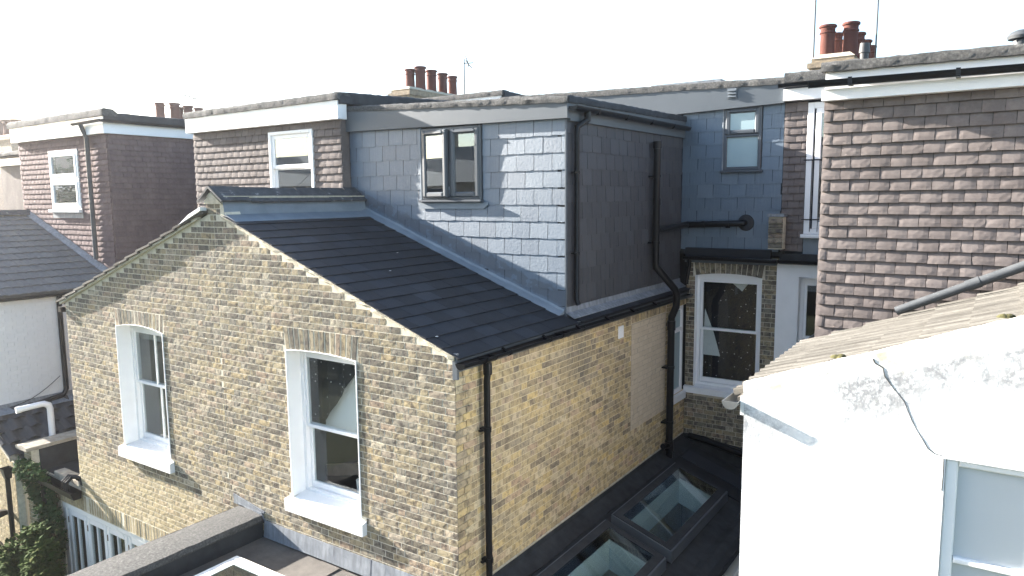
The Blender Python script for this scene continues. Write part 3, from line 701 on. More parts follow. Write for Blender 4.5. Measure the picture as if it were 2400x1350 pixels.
felt_edge(A, [(DX+.05, YD-.05, 7.79), (DX+.05, YM, 7.875)], .25, .085, inward=(-1,0,0), mat='felt_dark')
m = MB(); m.add([(-3.80, YD+.05, 7.97), (DX-.05, YD+.05, 7.83), (DX-.05, YM, 7.92), (-3.80, YM, 8.02), (-3.80, YD+.05, 7.70), (DX-.05, YD+.05, 7.70), (DX-.05, YM, 7.70), (-3.80, YM, 7.70)], [(0,1,2,3),(4,7,6,5),(0,4,5,1),(1,5,6,2),(2,6,7,3),(3,7,4,0)])
m.build('dormer_roof', 'felt_dark', A)
gt = MB().gutter((DX+.125, YD-.04, 7.735), (DX+.125, YM-.10, 7.765), .058).build('dormer_gutter', 'black_plastic', A, smooth=True)
brackets(gt, [(DX+.125, yy, 7.735+.007*i) for i, yy in enumerate((2.95, 3.8, 4.65, 5.5))])
# rainwater pipe from the dormer gutter, discharging on the slates
px = DX+.125
dp = MB().tube([(px, 2.72, 7.69), (px, 2.72, 7.60), (DX+.065, 2.56, 7.50), (DX+.065, 2.56, 7.40), (DX+.065, 2.56, 5.36), (DX+.10, 2.55, 5.30)], .034)
dpo = dp.build('rainwater_pipe', 'black_plastic', A, smooth=True)
for zz in (6.95, 5.95): MB().tube([(DX+.065, 2.56, zz-.02), (DX+.065, 2.56, zz+.02)], .041).box(DX, DX+.06, 2.53, 2.59, zz-.012, zz+.012).box(DX+.03, DX+.09, 2.47, 2.53, zz-.008, zz+.008).build('pipe_clip', 'black_plastic', dpo)
MB().tube([(px, 2.72, 7.58), (px, 2.72, 7.70)], .043).build('pipe_socket', 'black_plastic', dpo)
# casement pair, left one ajar
f = MB(tfD); a, b, z0, z1 = wD; k = .045
for q in ((a, a+k, z0, z1), (b-k, b, z0, z1), (a+k, b-k, z0, z0+k), (a+k, b-k, z1-k, z1), ((a+b)/2-.025, (a+b)/2+.025, z0+k, z1-k)): f.bbox(q[0], q[1], -.028, .06, q[2], q[3], .006)
cw = f.build('casement_window', 'grey_plastic', A)
def casement(u0, u1, za, zb, hinge=None, ang=0, mat='grey_plastic', pane='glass_coated', tfw=tfD, vent=True, win=None, out=-.05):
    if hinge is not None:
        ca, sa = math.cos(ang), math.sin(ang)
        def tw(u, d, z):
            x, y = u-hinge, d-out-.06; return tfw(hinge + x*ca + y*sa, out+.06 - x*sa + y*ca, z)
    else: tw = tfw
    s_ = .072; m = MB(tw)
    for q in ((u0, u0+s_, za, zb), (u1-s_, u1, za, zb), (u0+s_, u1-s_, za, za+s_), (u0+s_, u1-s_, zb-s_, zb)): m.bbox(q[0], q[1], out, out+.06, q[2], q[3], .018)
    o = m.build('casement', mat, win)
    MB(tw).box(u0+s_-.01, u1-s_+.01, out+.022, out+.026, za+s_-.01, zb-s_+.01).build('pane', pane, win)
    if vent: MB(tw).bbox(u0+s_-.02, u1-s_+.02, out-.016, out-.001, zb-.055, zb-.025, .008).build('trickle_vent', mat, win)
mid = (a+b)/2
casement(a+.03, mid-.012, z0+.03, z1-.03, hinge=a+.03, ang=math.radians(7), win=cw)
casement(mid+.012, b-.03, z0+.03, z1-.03, win=cw)
MB(tfD).bbox(a-.03, b+.02, -.075, .02, z0-.035, z0-.003, .006).build('sill', 'grey_plastic', cw)
MB(tfD).prism([(a-.06, z0-.125), (b+.03, z0-.125), (b+.10, z0-.07), (b+.10, z0-.036), (a-.09, z0-.036)], -.020, -.013).build('lead_apron', 'lead_blue', cw)
MB(tfD).bbox(a-.025, a-.001, -.03, .02, z0, z1+.01, .004).build('side_trim', 'lead_blue', cw)
room_box(cw, tfD, a, b, z0, z1, .121, 1.6, 'room')
# main rear slates with the small frosted window
wN = (.575, 1.165, 7.055, 8.03)
c = MB(tm)
for q in (((-.12, 5.70), (wN[0], 5.70), (wN[0], 8.20), (-.12, 8.20)), ((wN[1], 5.70), (1.50, 5.70), (1.50, 8.20), (wN[1], 8.20)), ((wN[0]+.0005, 5.70), (wN[1]-.0005, 5.70), (wN[1]-.0005, wN[2]), (wN[0]+.0005, wN[2])), ((wN[0]+.0005, wN[3]), (wN[1]-.0005, wN[3]), (wN[1]-.0005, 8.2), (wN[0]+.0005, 8.2))): c.prism(q, .004, .12)
msA = c.build('rear_slate_wall', 'felt_dark', A)
lay_hung(PS, 'slate', fm_y, YM, msA, -.115, 1.50, 8.05, 5.78, .262, .212, [(wN[0]-.012, wN[1]+.012, wN[2]-.03, 8.2)], first=.16)
f = MB(tm); a, b, z0, z1 = wN; k = .05; zt = 7.60
for q in ((a, a+k, z0, z1), (b-k, b, z0, z1), (a+k, b-k, z0, z0+k), (a+k, b-k, z1-k, z1), (a+k, b-k, zt-.03, zt+.03)): f.bbox(q[0], q[1], -.028, .06, q[2], q[3], .006)
nw = f.build('casement_window', 'grey_plastic', A)
casement(a+.03, b-.03, zt+.01, z1-.02, win=nw, tfw=tm, pane='frosted')
MB(tm).box(a+k-.002, b-k+.002, .01, .014, z0+k-.002, zt-.028).build('pane', 'frosted', nw)
MB(tm).bbox(a-.04, b+.03, -.07, .02, z0-.04, z0-.003, .006).build('sill', 'grey_plastic', nw)
MB(tm).bbox(a-.022, a-.001, -.03, .02, z0, z1, .004).build('side_trim', 'lead', nw)
m = MB(); m.add([(DX, YM-.09, 7.99), (1.50, YM-.09, 8.04), (1.50, YM-.09, 8.325), (-3.72, YM-.09, 8.46), (-3.72, YM-.09, 7.9), (DX, YM+.02, 7.99), (1.50, YM+.02, 8.04), (1.50, YM+.02, 8.325), (-3.72, YM+.02, 8.46), (-3.72, YM+.02, 7.9)],
      [(0,1,2,3,4),(9,8,7,6,5),(0,5,6,1),(1,6,7,2),(2,7,8,3),(3,8,9,4),(4,9,5,0)]); m.build('fascia_board', 'grey_fascia', A)
felt_edge(A, [(-3.72, YM-.09, 8.46), (1.50, YM-.09, 8.325)], .25, .10)
MB().add([(-3.72, YM+.03, 8.53), (1.48, YM+.03, 8.40), (1.48, 10.6, 8.45), (-3.72, 10.6, 8.55), (-3.72, YM+.03, 0), (1.48, YM+.26, 0), (1.48, 10.6, 0), (-3.72, 10.6, 0)], [(0,1,2,3),(1,5,6,2),(2,6,7,3),(3,7,4,0)]).build('main_roof', 'felt_dark', A)
MB().box(-.95, .30, 6.9, 8.2, 8.40, 8.60).build('roof_hatch', 'lead', A)
v = MB(tf_y(YM-.09)); v.box(.63, .795, -.012, -.001, 8.165, 8.33); lv = v.build('louvre_vent', 'grey_fascia', A)
for i in range(3): MB(tf_y(YM-.09)).add([(.645,-.035,8.185+i*.047),(.78,-.035,8.185+i*.047),(.78,-.014,8.222+i*.047),(.645,-.014,8.222+i*.047),(.645,-.014,8.185+i*.047),(.78,-.014,8.185+i*.047)], [(0,1,2,3),(0,4,5,1),(0,3,4),(1,5,2)]).build('slat', 'grey_fascia', lv)
# eaves strip, gutter and dark fascia over the passage window
MB(tm).prism([(.0, 5.66), (1.38, 5.66), (1.38, 5.80), (.0, 5.80)], -.09, .0035).build('eaves_slates', 'roof_slate', A)
MB().gutter((.0, YM-.16, 5.66), (1.50, YM-.16, 5.65), .055).build('rear_gutter', 'black_plastic', A, smooth=True)
MB().box(.0, 1.46, YM-.10, YM-.012, 5.56, 5.655).build('rear_fascia', 'grey_fascia', A)
MB().tube([(.10, YM-.16, 5.62), (.10, YM-.16, 5.5), (.05, YM-.16, 5.2)], .034).build('rainwater_pipe', 'black_plastic', A, smooth=True)
# party pier between A and the white house: corbelled brick, lead-capped
pr = MB(); pr.box(1.385, 1.60, 6.02, YM-.10, 5.83, 6.32); pier = pr.build('party_pier', 'mortar', A)
for i in range(6):
    zz = 5.85 + i*.0755; o_ = .02*(i % 2)
    MB().bbox(1.39, 1.595, 6.0-o_, 6.05, zz, zz+.066, .006).build('pier_brick', 'brick', pier)
MB().box(1.37, 1.62, 5.97, YM-.10, 6.325, 6.37).build('lead_cap', 'lead', A)
# side eaves: fascia, gutter, rainwater pipe at the corner
MB().box(.002, .028, .031, YM-.02, 4.955, 5.10).build('eaves_fascia', 'grey_fascia', A)
gs = MB().gutter((.095, -.03, 5.055), (.095, YM-.1, 5.03), .058).build('eaves_gutter', 'black_plastic', A, smooth=True)
brackets(gs, [(.095, yy, 5.055) for yy in (.78, 1.6, 2.4, 3.2, 4.0, 4.8)])
for yy in (.42, 1.95): MB().gutter((.095, yy-.08, 5.053), (.095, yy+.08, 5.052), .066, .008).build('gutter_joint', 'black_plastic', gs, smooth=True)
dp = MB().tube([(.09, .42, 5.0), (.09, .42, 4.86), (.078, .42, 4.80), (.078, .42, 2.45)], .035).build('rainwater_pipe', 'black_plastic', A, smooth=True)
MB().tube([(.09, .42, 4.98), (.09, .42, 4.86)], .046).build('pipe_socket', 'black_plastic', dp, smooth=True)
for zz in (4.28, 2.86): MB().tube([(.078, .42, zz-.025), (.078, .42, zz+.025)], .043).box(.0, .07, .39, .45, zz-.012, zz+.012).box(.03, .06, .33, .51, zz-.010, zz+.010).build('pipe_clip', 'black_plastic', dp)
# soil and vent pipe, with its swan-neck round the gutter, and the waste branch
sv = MB().tube([(DX+.10, 5.0, 7.42), (DX+.10, 5.0, 5.66), (DX+.105, 5.0, 5.58), (.20, 5.24, 5.22), (.22, 5.28, 5.13), (.22, 5.28, 5.02), (.21, 5.29, 4.94), (.12, 5.34, 4.76), (.115, 5.345, 4.68), (.115, 5.345, 2.30)], .056, 16)
svo = sv.build('soil_pipe', 'black_plastic', A, smooth=True)
for p, q, rr in (((DX+.10, 5.0, 7.36), (DX+.10, 5.0, 7.47), .068), ((DX+.10, 5.0, 6.52), (DX+.10, 5.0, 6.62), .064), ((.115, 5.345, 4.55), (.115, 5.345, 4.70), .066), ((.115, 5.345, 2.58), (.115, 5.345, 2.75), .066)): MB().tube([p, q], rr, 16).build('pipe_socket', 'black_plastic', svo, smooth=True)
for zz in (6.95, 5.95): MB().tube([(DX+.10, 5.0, zz-.02), (DX+.10, 5.0, zz+.02)], .064, 16).box(DX, DX+.06, 4.90, 5.10, zz-.012, zz+.012).build('pipe_clip', 'black_plastic', svo)
for zz in (3.95, 3.05): MB().tube([(.115, 5.345, zz-.02), (.115, 5.345, zz+.02)], .064, 16).box(0, .09, 5.25, 5.44, zz-.012, zz+.012).build('pipe_clip', 'black_plastic', svo)
MB().tube([(.115, 5.345, 2.66), (.115, 5.20, 2.70), (.115, 5.08, 2.72)], .045).build('pipe_branch', 'black_plastic', svo, smooth=True)
wp = MB().tube([(DX+.10, 5.05, 6.14), (DX+.12, 5.9, 6.17), (DX+.14, YM-.12, 6.18), (DX+.2, YM-.09, 6.18), (.86, YM-.09, 6.21), (.93, YM-.07, 6.215), (.96, YM+.01, 6.22)], .05, 14)
wpo = wp.build('waste_pipe', 'black_plastic', A, smooth=True)
MB().lathe([(.001, 0), (.13, 0), (.125, .012), (.07, .022), (.001, .024)], (0,0,0), 24).build('pipe_collar', 'felt_dark', wpo)
col = wpo.children[0]; col.rotation_euler = (math.radians(90), 0, 0); col.location = (.965, YM-.014, 6.22)
for xx in (.30, .70): MB().tube([(xx-.025, YM-.09, 6.19), (xx+.025, YM-.09, 6.192)], .057, 14).build('pipe_joint', 'black_plastic', wpo, smooth=True)
PB.flush('brick', 'brick', A, 'brick_many', 220, 'brickwork')
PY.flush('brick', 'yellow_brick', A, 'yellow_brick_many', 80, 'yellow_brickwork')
PP.flush('pale_brick', 'pale_brick', A, 'pale_brick', 300, 'pale_brickwork')
PS.flush('slate', 'slate', A, 'slate_many', 190, 'slate_hanging')
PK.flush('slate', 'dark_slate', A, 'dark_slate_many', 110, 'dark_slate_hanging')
PRS.flush('roof_slate', 'roof_slate', A, 'roof_slate', 300, 'roof_slating')
# curtains and room things seen through A's windows
def curtain(name, label, pts, y0, mat, folds=5, amp=.03):
    """cloth hung from two points: pts = list of (u, ztop, zbottom)"""
    rings = []
    for i, (u, zt_, zb_) in enumerate(pts):
        d = amp*math.sin(i*1.9)
        rings.append([(u, y0+d, zt_), (u+.01, y0+d*1.3, zt_*.6+zb_*.4), (u, y0+d*.7, zb_), (u, y0+d*.7+.006, zb_), (u+.01, y0+d*1.3+.006, zt_*.6+zb_*.4), (u, y0+d+.006, zt_)])
    return tag(MB().loft(rings).build(name, mat, None, smooth=True), label, 'curtain')
curtain('curtain', 'dark spotted curtain bunched up in the brick gable window above the lead flashing', [(-2.80+.09*i, 4.88-.05*math.sin(i*.7)**2, 3.98 + (.0 if i < 5 else (i-5)*.11)) for i in range(12)], .42, 'curtain')
tag(MB().box(-2.45, -1.70, .50, .52, 3.85, 4.98).build('blind', 'shaft_white'), 'white blind behind the dark curtain in the brick gable window', 'blind')
tag(MB().add([(-2.6, .60, 3.15), (-1.3, .60, 3.45), (-1.3, .60, 3.58), (-2.6, .60, 3.30), (-2.6, .66, 3.15), (-1.3, .66, 3.45), (-1.3, .66, 3.58), (-2.6, .66, 3.30)], [(0,1,2,3),(4,7,6,5),(0,4,5,1),(3,2,6,7),(0,3,7,4),(1,5,6,2)]).build('handrail', 'wood'), 'slanting brown board inside the lower sash of the brick gable window', 'board')
tag(MB().lathe([(.001,0), (.028,0), (.038,.15), (.034,.15), (.001,.02)], (-1.86, .46, 3.16), 14).build('tumbler', 'white_plastic', None, True), 'small white tumbler on the inner ledge of the brick gable window', 'tumbler')
curtain('curtain', 'dark spotted curtain swept aside in the sash window at the end of the passage', [(.24+.09*i, 5.30 - .12*abs(math.sin(i*.55)), 3.55) for i in range(12)], YM+.30, 'curtain')
tag(MB().prism([(.22, 3.95), (.52, 3.95), (.40, 4.35), (.24, 4.75)], YM+.255, YM+.26).build('cloth', 'shaft_white'), 'white cloth corner showing low in the sash window at the end of the passage', 'cloth')
tag(MB().prism([(.62, 5.27), (1.0, 5.27), (.86, 5.08)], YM+.255, YM+.26).build('blind', 'shaft_white'), 'white triangle of blind above the swept curtain in the passage-end sash window', 'blind')
tag(MB().lathe([(.001,0), (.05,.01), (.075,.06), (.07,.11), (.04,.145), (.001,.155)], (-2.16, YD+.28, 6.66), 18).build('globe_lamp', 'white_plastic', None, True), 'round white globe on the sill inside the slate dormer window', 'lamp')
# ================================================================== house B: left half of the gable, brown tiled dormer
B = thing('terraced_house', 'brick house half with brown tile-hung dormer and white fascia, left of the ridge tiles', 'house', (-5.8, 3, 0))
PB = Pieces(); PT = Pieces()
wL = (-6.28, -5.08, 3.06, 4.84)
g = MB(tg); d0, d1 = .0028, .22
g.prism([(XL, 1.66), (wL[0], 1.66), (wL[0], zB(wL[0])-.03), (XL, zB(XL)-.04)], d0, d1)
g.prism([(wL[1], 1.66), (XC-.0005, 1.66), (XC-.0005, zB(XC)-.03), (wL[1], zB(wL[1])-.03)], d0, d1)
g.prism([(wL[0]+.0005, 1.66), (wL[1]-.0005, 1.66), (wL[1]-.0005, wL[2]-.1), (wL[0]+.0005, wL[2]-.1)], d0, d1)
arc = [(wL[0]+.0005+(wL[1]-wL[0]-.001)*i/8, wL[3]+.06*(1-(2*i/8-1)**2)) for i in range(9)]
g.prism(arc + [(wL[1]-.0005, zB(wL[1])-.03), (wL[0]+.0005, zB(wL[0])-.03)], d0, d1)
g.box(-4.55, XC-.0005, d0, d1, 0, 1.6595)
gwB = g.build('gable_wall', 'mortar', B)
def spB(za, zb):
    zm = (za+zb)/2
    if zm > 6.44: return []
    lo = XL+.003 if zb < 5.02 else XL + (zb+.055-5.12)/.356
    holes = []
    if wL[2]-.16 < zm < wL[3]+.04: holes.append((wL[0]-.004, wL[1]+.004))
    if wL[2]-.19 < zm < wL[2]: holes.append((wL[0]-.075, wL[1]+.075))
    if wL[3]-.01 < zm < wL[3]+.27: holes.append((wL[0]-.035, wL[1]+.035))
    if zm < 1.90: holes.append((-9, -4.5))
    return minus((max(lo, XL+.003), XC-.004), holes)
lay_bricks(PB, fm_y, 0.0, gwB, spB, 1.187, 6.5, .08)
arch_bricks(gwB, tg, wL[0]-.005, wL[1]+.005, wL[3], .06, 14, 5.1040)
sash_window(B, tg, *wL, reveal=.20, rise=.06, bars=2, split=.52, sill=(.075, .07, .17), room='room_light', sillmat='old_white', fr='white_paint')
# side wall (left, facing away), roof slope, verge tiles
MB().box(XL+.004, XL+.22, .221, YM, 0, 5.02).build('side_wall', 'dark_brick', B)
MB().prism([(XL-.10, zB(XL-.10)-.09), (XC-.12, zB(XC-.12)-.09), (XC-.12, zB(XC-.12)), (XL-.10, zB(XL-.10))], .03, YD+.6).build('roof', 'concrete_tile', B)
thB = math.atan(.356); nT = 13; Ls = (XC-.16 - (XL-.16))/nT
for i in range(nT):
    x0 = XL-.16 + Ls*i; x1 = x0 + Ls + .05; z0_, z1_ = zB(x0)+.045, zB(x1)+.018
    MB().prism([(x0, z0_-.03), (x1, z1_-.03), (x1, z1_), (x0, z0_)], -.075+U(-.008,.008), .33).build('verge_tile', 'concrete_tile', B)
ring = []
for i in range(41):
    x = XL-.10 + (XC-.20-XL)*i/40; z = zB(x)
    ring.append([(x, -.045+U(-.006,.006), z-.03), (x, -.04, z+.008), (x, .08, z+.008), (x, .08, z-.03)])
MB().loft(ring).build('verge_mortar', 'mortar', B)
MB().box(XL-.12, XL-.03, -.06, .16, 4.93, 5.01).build('gutter_end', 'black_plastic', B)
MB().prism([(XC-.62, zB(XC-.62)+.02), (XC-.14, zB(XC-.14)+.03), (XC-.14, zB(XC-.14)+.075), (XC-.40, zB(XC-.40)+.07)], -.09, .14).build('mortar_patch', 'shaft_white', B)
# dormer
YB = YD-.14
tfB = tf_y(YB)
wB = (-5.50, -4.46, 6.55, 7.72)
c = MB(tfB)
for q in (((-7.50, 5.3), (wB[0], 6.0), (wB[0], 7.95), (-7.50, 7.95)), ((wB[1], 6.2), (-3.875, 6.3), (-3.875, 7.95), (wB[1], 7.95)), ((wB[0]+.0005, 5.9), (wB[1]-.0005, 6.1), (wB[1]-.0005, wB[2]), (wB[0]+.0005, wB[2])), ((wB[0]+.0005, wB[3]), (wB[1]-.0005, wB[3]), (wB[1]-.0005, 7.95), (wB[0]+.0005, 7.95))): c.prism(q, .006, .13)
dfB = c.build('dormer_front_wall', 'felt_dark', B)
lay_hung(PT, 'tile', fm_y, YB, dfB, -7.56, -3.845, 7.86, 5.9, .1675, .111, [(wB[0]-.008, wB[1]+.008, wB[2], wB[3]-.02)], low=lambda x: zB(x)+.02, first=.16)
MB().box(-7.50, -3.88, YB+.131, YM, 5.6, 8.0).build('dormer_body', 'felt_dark', B)
MB(tf_x(-3.862)).box(YB+.005, YD+.02, -.008, .01, 6.4, 7.9).build('corner_trim', 'tile', B)
MB().box(-7.62, -3.80, YB-.12, YB+.06, 7.82, 8.085).build('fascia_board', 'white_plastic', B)
felt_edge(B, [(-7.64, YB-.13, 8.08), (-3.765, YB-.13, 8.10)], .3, .10)
felt_edge(B, [(-3.78, YB-.10, 8.04), (-3.74, YM, 8.25)], .25, .17, inward=(-1,0,0), mat='felt_dark')
MB().box(-7.45, -3.90, YB+.15, YM, 8.001, 8.15).build('dormer_roof', 'felt_dark', B)
f = MB(tfB); a, b, z0, z1 = wB; k = .055; zm = 7.16
for q in ((a, a+k, z0, z1), (b-k, b, z0, z1), (a+k, b-k, z0, z0+k), (a+k, b-k, z1-k, z1)): f.bbox(q[0], q[1], -.045, .06, q[2], q[3], .008)
bw = f.build('sash_window', 'white_plastic', B)
for nm, s0, s1, dd in (('upper_sash', zm-.02, z1-k, -.02), ('lower_sash', z0+k, zm+.02, .015)):
    m = MB(tfB); s_ = .07
    for q in ((a+k, a+k+s_, s0, s1), (b-k-s_, b-k, s0, s1), (a+k+s_, b-k-s_, s0, s0+.06), (a+k+s_, b-k-s_, s1-.06, s1)): m.bbox(q[0], q[1], dd, dd+.03, q[2], q[3], .006)
    m.build(nm, 'white_plastic', bw)
    MB(tfB).box(a+k+s_, b-k-s_, dd+.012, dd+.016, s0+.06, s1-.06).build('pane', 'glass_coated', bw)
MB(tfB).bbox(a+.25, b-.25, -.056, -.044, z1-.045, z1-.02, .004).build('trickle_vent', 'white_plastic', bw)
room_box(bw, tfB, a, b, z0, z1, .132, 1.3, 'room')
# main volume, higher flat roof behind
MB().add([(-9.15, YM, 0), (XC+.04, YM, 0), (XC+.04, 10.6, 0), (-9.15, 10.6, 0), (-9.15, YM, 8.62), (XC+.04, YM, 8.60), (XC+.04, 10.6, 8.60), (-9.15, 10.6, 8.62)], [(0,1,5,4),(1,2,6,5),(2,3,7,6),(3,0,4,7),(4,5,6,7)]).build('main_roof', 'felt_dark', B)
MB().box(-9.15, XC+.06, YM-.07, YM-.005, 8.50, 8.605).build('fascia_board', 'white_plastic', B)
felt_edge(B, [(-9.15, YM-.08, 8.61), (XC+.10, YM-.08, 8.60)], .3, .095)
felt_edge(B, [(XC+.10, YM-.05, 8.55), (XC+.10, 10.4, 8.52)], .25, .14, inward=(-1,0,0), mat='felt_dark')
# french doors under a soldier course
lin = MB(tg).box(-8.75, -4.551, .009, .22, 1.66-.0005, 1.6605).build('lintel', 'mortar', B)
for i in range(int((8.60-4.50)/.0755)):
    u = -8.60 + i*.0755
    MB(tg).bbox(u+.004, u+.068, U(-.003,.003), .05, 1.672, 1.930, .005).build('soldier_brick', 'brick', lin)
fd = MB(tg); fd.bbox(-8.52, -4.55, .03, .14, 1.56, 1.655, .006)
fd.bbox(-8.52, -8.40, .03, .14, 0, 1.56, .006); fd.bbox(-4.63, -4.55, .03, .14, 0, 1.56, .006)
fdo = fd.build('french_doors', 'white_paint', B)
for i in range(6):
    u0_ = -8.395 + i*.626; u1_ = u0_+.615
    m = MB(tg)
    for q in ((u0_, u0_+.095, 0.02, 1.55), (u1_-.095, u1_, .02, 1.55), (u0_+.095, u1_-.095, .02, .32), (u0_+.095, u1_-.095, 1.44, 1.55), ((u0_+u1_)/2-.014, (u0_+u1_)/2+.014, .32, 1.44)): m.bbox(q[0], q[1], .05, .10, q[2], q[3], .01)
    lf = m.build('door_leaf', 'white_paint', fdo)
    for q0, q1 in ((u0_+.095, (u0_+u1_)/2-.014), ((u0_+u1_)/2+.014, u1_-.095)): MB(tg).box(q0, q1, .072, .076, .32, 1.44).build('pane', 'glass', fdo)
    MB(tg).box(u0_+.012, u0_+.03, .042, .05, 1.30, 1.40).build('hinge', 'wood', fdo)
room_box(fdo, tg, -8.52, -4.55, .3, 1.5, .225, 2.2, 'room_light')
PB.flush('brick', 'brick', B, 'brick_many', 300, 'brickwork')
PT.flush('tile', 'tile', B, 'tile_many', 300, 'tile_hanging')
# items in the left gable window
tag(MB().box(-6.5, -5.2, .36, .375, 4.60, 4.92).build('roller_blind', 'room_light'), 'half-raised pale roller blind in the two-pane sash window', 'blind')
tag(MB().box(-6.6, -6.0, .9, 1.4, 2.7, 4.15).build('wardrobe', 'wood'), 'dark wooden furniture dimly seen inside the two-pane sash window', 'furniture')
# ================================================================== B's side-return extension
SX = thing('side_extension', 'low side extension with black felt roof, stone-coped parapet and black gutter beside the brick gable', 'extension', (-8.5, 1, 0))
MB(tg).box(-9.14, -8.5205, .009, .22, 0, 1.66).build('front_wall', 'mortar', SX)
MB(tg).box(-9.14, XL-.0005, .009, .22, 1.6615, 2.06).build('front_upstand', 'mortar', SX)
PX = Pieces()
fwS = SX.children[0]
lay_bricks(PX, fm_y, 0.0, fwS, lambda a, b: [(-9.13, -8.62)] if b < 1.9 else ([(-9.13, XL-.004)] if b < 2.06 else []), .05, 2.06)
PX.flush('brick', 'brick', SX, 'brick_many', 300, 'brickwork')
MB().add([(-9.13, .03, 2.07), (XL, .03, 2.07), (XL, 5.8, 2.20), (-9.13, 5.8, 2.20)], [(0,1,2,3)]).build('felt_roof', 'felt_dark', SX)
MB().prism([(-9.135, 2.0), (-9.10, 2.0), (-9.10, 2.44), (-9.135, 2.44)], .0, 5.8).build('felt_upstand', 'felt_dark', SX)
pw = MB().box(-9.40, -9.136, -.12, 6.0, 0, 2.46).build('parapet', 'mortar', SX)
for k in range(33):
    zz = .02+k*.0755
    if zz < 2.38:
        for u0_, u1_ in (((-9.40, -9.295), (-9.285, -9.136)) if k % 2 else ((-9.40, -9.19), (-9.18, -9.136))): MB(tf_y(-.12)).bbox(u0_+.003, u1_-.003, -.008+U(-.002,.002), .03, zz, zz+.066, .005).build('brick', 'brick', pw)
y = -.22
for i in range(7):
    MB().prism([(-9.47, 2.462), (-9.07, 2.462), (-9.07, 2.52), (-9.27, 2.55), (-9.47, 2.52)], y, y+.88).build('coping_stone', 'coping', SX); y += .89
y = 0
for i in range(4):
    u = -8.62 + i*.215
    MB(tg).bbox(u, u+.205, -.02+U(-.008,.008), .16, 2.075+U(-.006,.006), 2.155+U(-.01,.012), .01).build('coping_brick', 'coping', SX)
gx = MB().add([(-8.98, -.19, 2.06), (XL+.06, -.19, 2.02), (XL+.06, -.02, 2.02), (-8.98, -.02, 2.06), (-8.98, -.15, 1.94), (XL+.06, -.15, 1.90), (XL+.06, -.03, 1.90), (-8.98, -.03, 1.94)], [(0,4,5,1),(4,7,6,5),(3,2,6,7),(0,3,7,4),(1,5,6,2)]).build('box_gutter', 'black_plastic', SX)
for i in range(3):
    q = -7.98 + i*.06
    MB().tube([(q, -.16, 2.04), (q-.02, -.15, 2.16), (q+.02, -.08, 2.24), (q+.10, .0, 2.22), (q+.14, .02, 2.10)], .026, 8).build('black_hose', 'black_plastic', SX, smooth=True)
MB().tube([(-8.86, -.1, 1.92), (-8.86, -.08, .05)], .036).build('rainwater_pipe', 'black_plastic', SX, smooth=True)
# ================================================================== house C: far brown dormer, grey roof, white side wall
Cc = thing('terraced_house', 'white-painted house with grey tiled roof and brown tile-hung dormer left of the brick gable', 'house', (-12.5, 3, 0))
PT = Pieces(); PG = Pieces(); PW = Pieces()
MB().box(-14.4, XCW-.23, .0, .2, 0, 5.0).build('gable_wall', 'dark_brick', Cc)
cs = MB(tf_x(XCW)).box(.0, YM, .005, .2295, 0, 5.02).build('side_wall', 'white_brick', Cc, attr=True)
def lay_simple(P, fm, c0, parent, u0, u1, z0, z1):
    lay_bricks(P, fm, c0, parent, lambda a, b: [(u0, u1)], z0, z1)
lay_simple(PW, fm_x, XCW+.004, cs, .01, 3.2, 2.6, 4.95)
thC = math.atan(.36); upC = (-math.cos(thC), 0, math.sin(thC))
rc = MB().prism([(-14.4, zC(-14.4)-.12), (XCW+.05, zC(XCW+.05)-.12), (XCW+.05, zC(XCW+.05)-.02), (-14.4, zC(-14.4)-.02)], .02, YD+.3).build('roof', 'grey_tile', Cc)
lay_roof(PG, 'grey_tile', rc, (XCW+.12, -.05, zC(XCW+.12)), (0,1,0), upC, 13, .315, .332, YD+.1, .328)
y = -.08
for i in range(6):
    MB().prism([(-14.62, zC(-14.4)-.02), (-14.4, zC(-14.4)+.10), (-14.18, zC(-14.4)-.02), (-14.4, zC(-14.4)+.02)], y, y+.43).build('ridge_tile', 'ridge_tile', Cc); y += .435
MB().box(-14.55, -14.25, .02, YD, 6.2, zC(-14.4)-.005).build('ridge_mortar', 'mortar_pale', Cc)
MB().gutter((XCW+.12, -.05, 4.93), (XCW+.12, YM, 4.93), .055).build('eaves_gutter', 'black_plastic', Cc, smooth=True)
MB().box(XCW+.003, XCW+.03, .0, YM, 4.86, 4.99).build('eaves_fascia', 'wood', Cc)
MB().tube([(XCW+.12, 1.12, 4.9), (XCW+.07, 1.12, 4.78), (XCW+.07, 1.12, 3.06), (XCW+.09, 1.05, 2.96), (XCW+.11, .55, 2.90)], .045).build('rainwater_pipe', 'black_plastic', Cc, smooth=True)
DXC = -10.75; zfC = 8.03; tfC = tf_y(YD)
wC = (-13.22, -11.95, 6.48, 7.76)
c = MB(tfC)
for q in (((-14.62, 5.0), (wC[0], 5.0), (wC[0], 8.1), (-14.62, 8.1)), ((wC[1], 5.0), (DXC-.01, 5.0), (DXC-.01, 8.1), (wC[1], 8.1)), ((wC[0]+.0005, 5.0), (wC[1]-.0005, 5.0), (wC[1]-.0005, wC[2]), (wC[0]+.0005, wC[2])), ((wC[0]+.0005, wC[3]), (wC[1]-.0005, wC[3]), (wC[1]-.0005, 8.1), (wC[0]+.0005, 8.1))): c.prism(q, .006, .13)
dfC = c.build('dormer_front_wall', 'felt_dark', Cc)
lay_hung(PT, 'tile', fm_y, YD, dfC, -14.66, DXC, zfC+.03, 5.2, .1675, .111, [(wC[0]-.008, wC[1]+.008, wC[2], wC[3]-.02)], low=lambda x: zC(x)+.02)
dsC = MB(tf_x(DXC)).box(YD+.0, YM, .006, .13, 5.0, 8.1).build('dormer_side_wall', 'felt_dark', Cc)
lay_hung(PT, 'tile', fm_x, DXC, dsC, YD+.0, YM, zfC+.0, 5.2, .1675, .111, low=lambda x: 5.1)
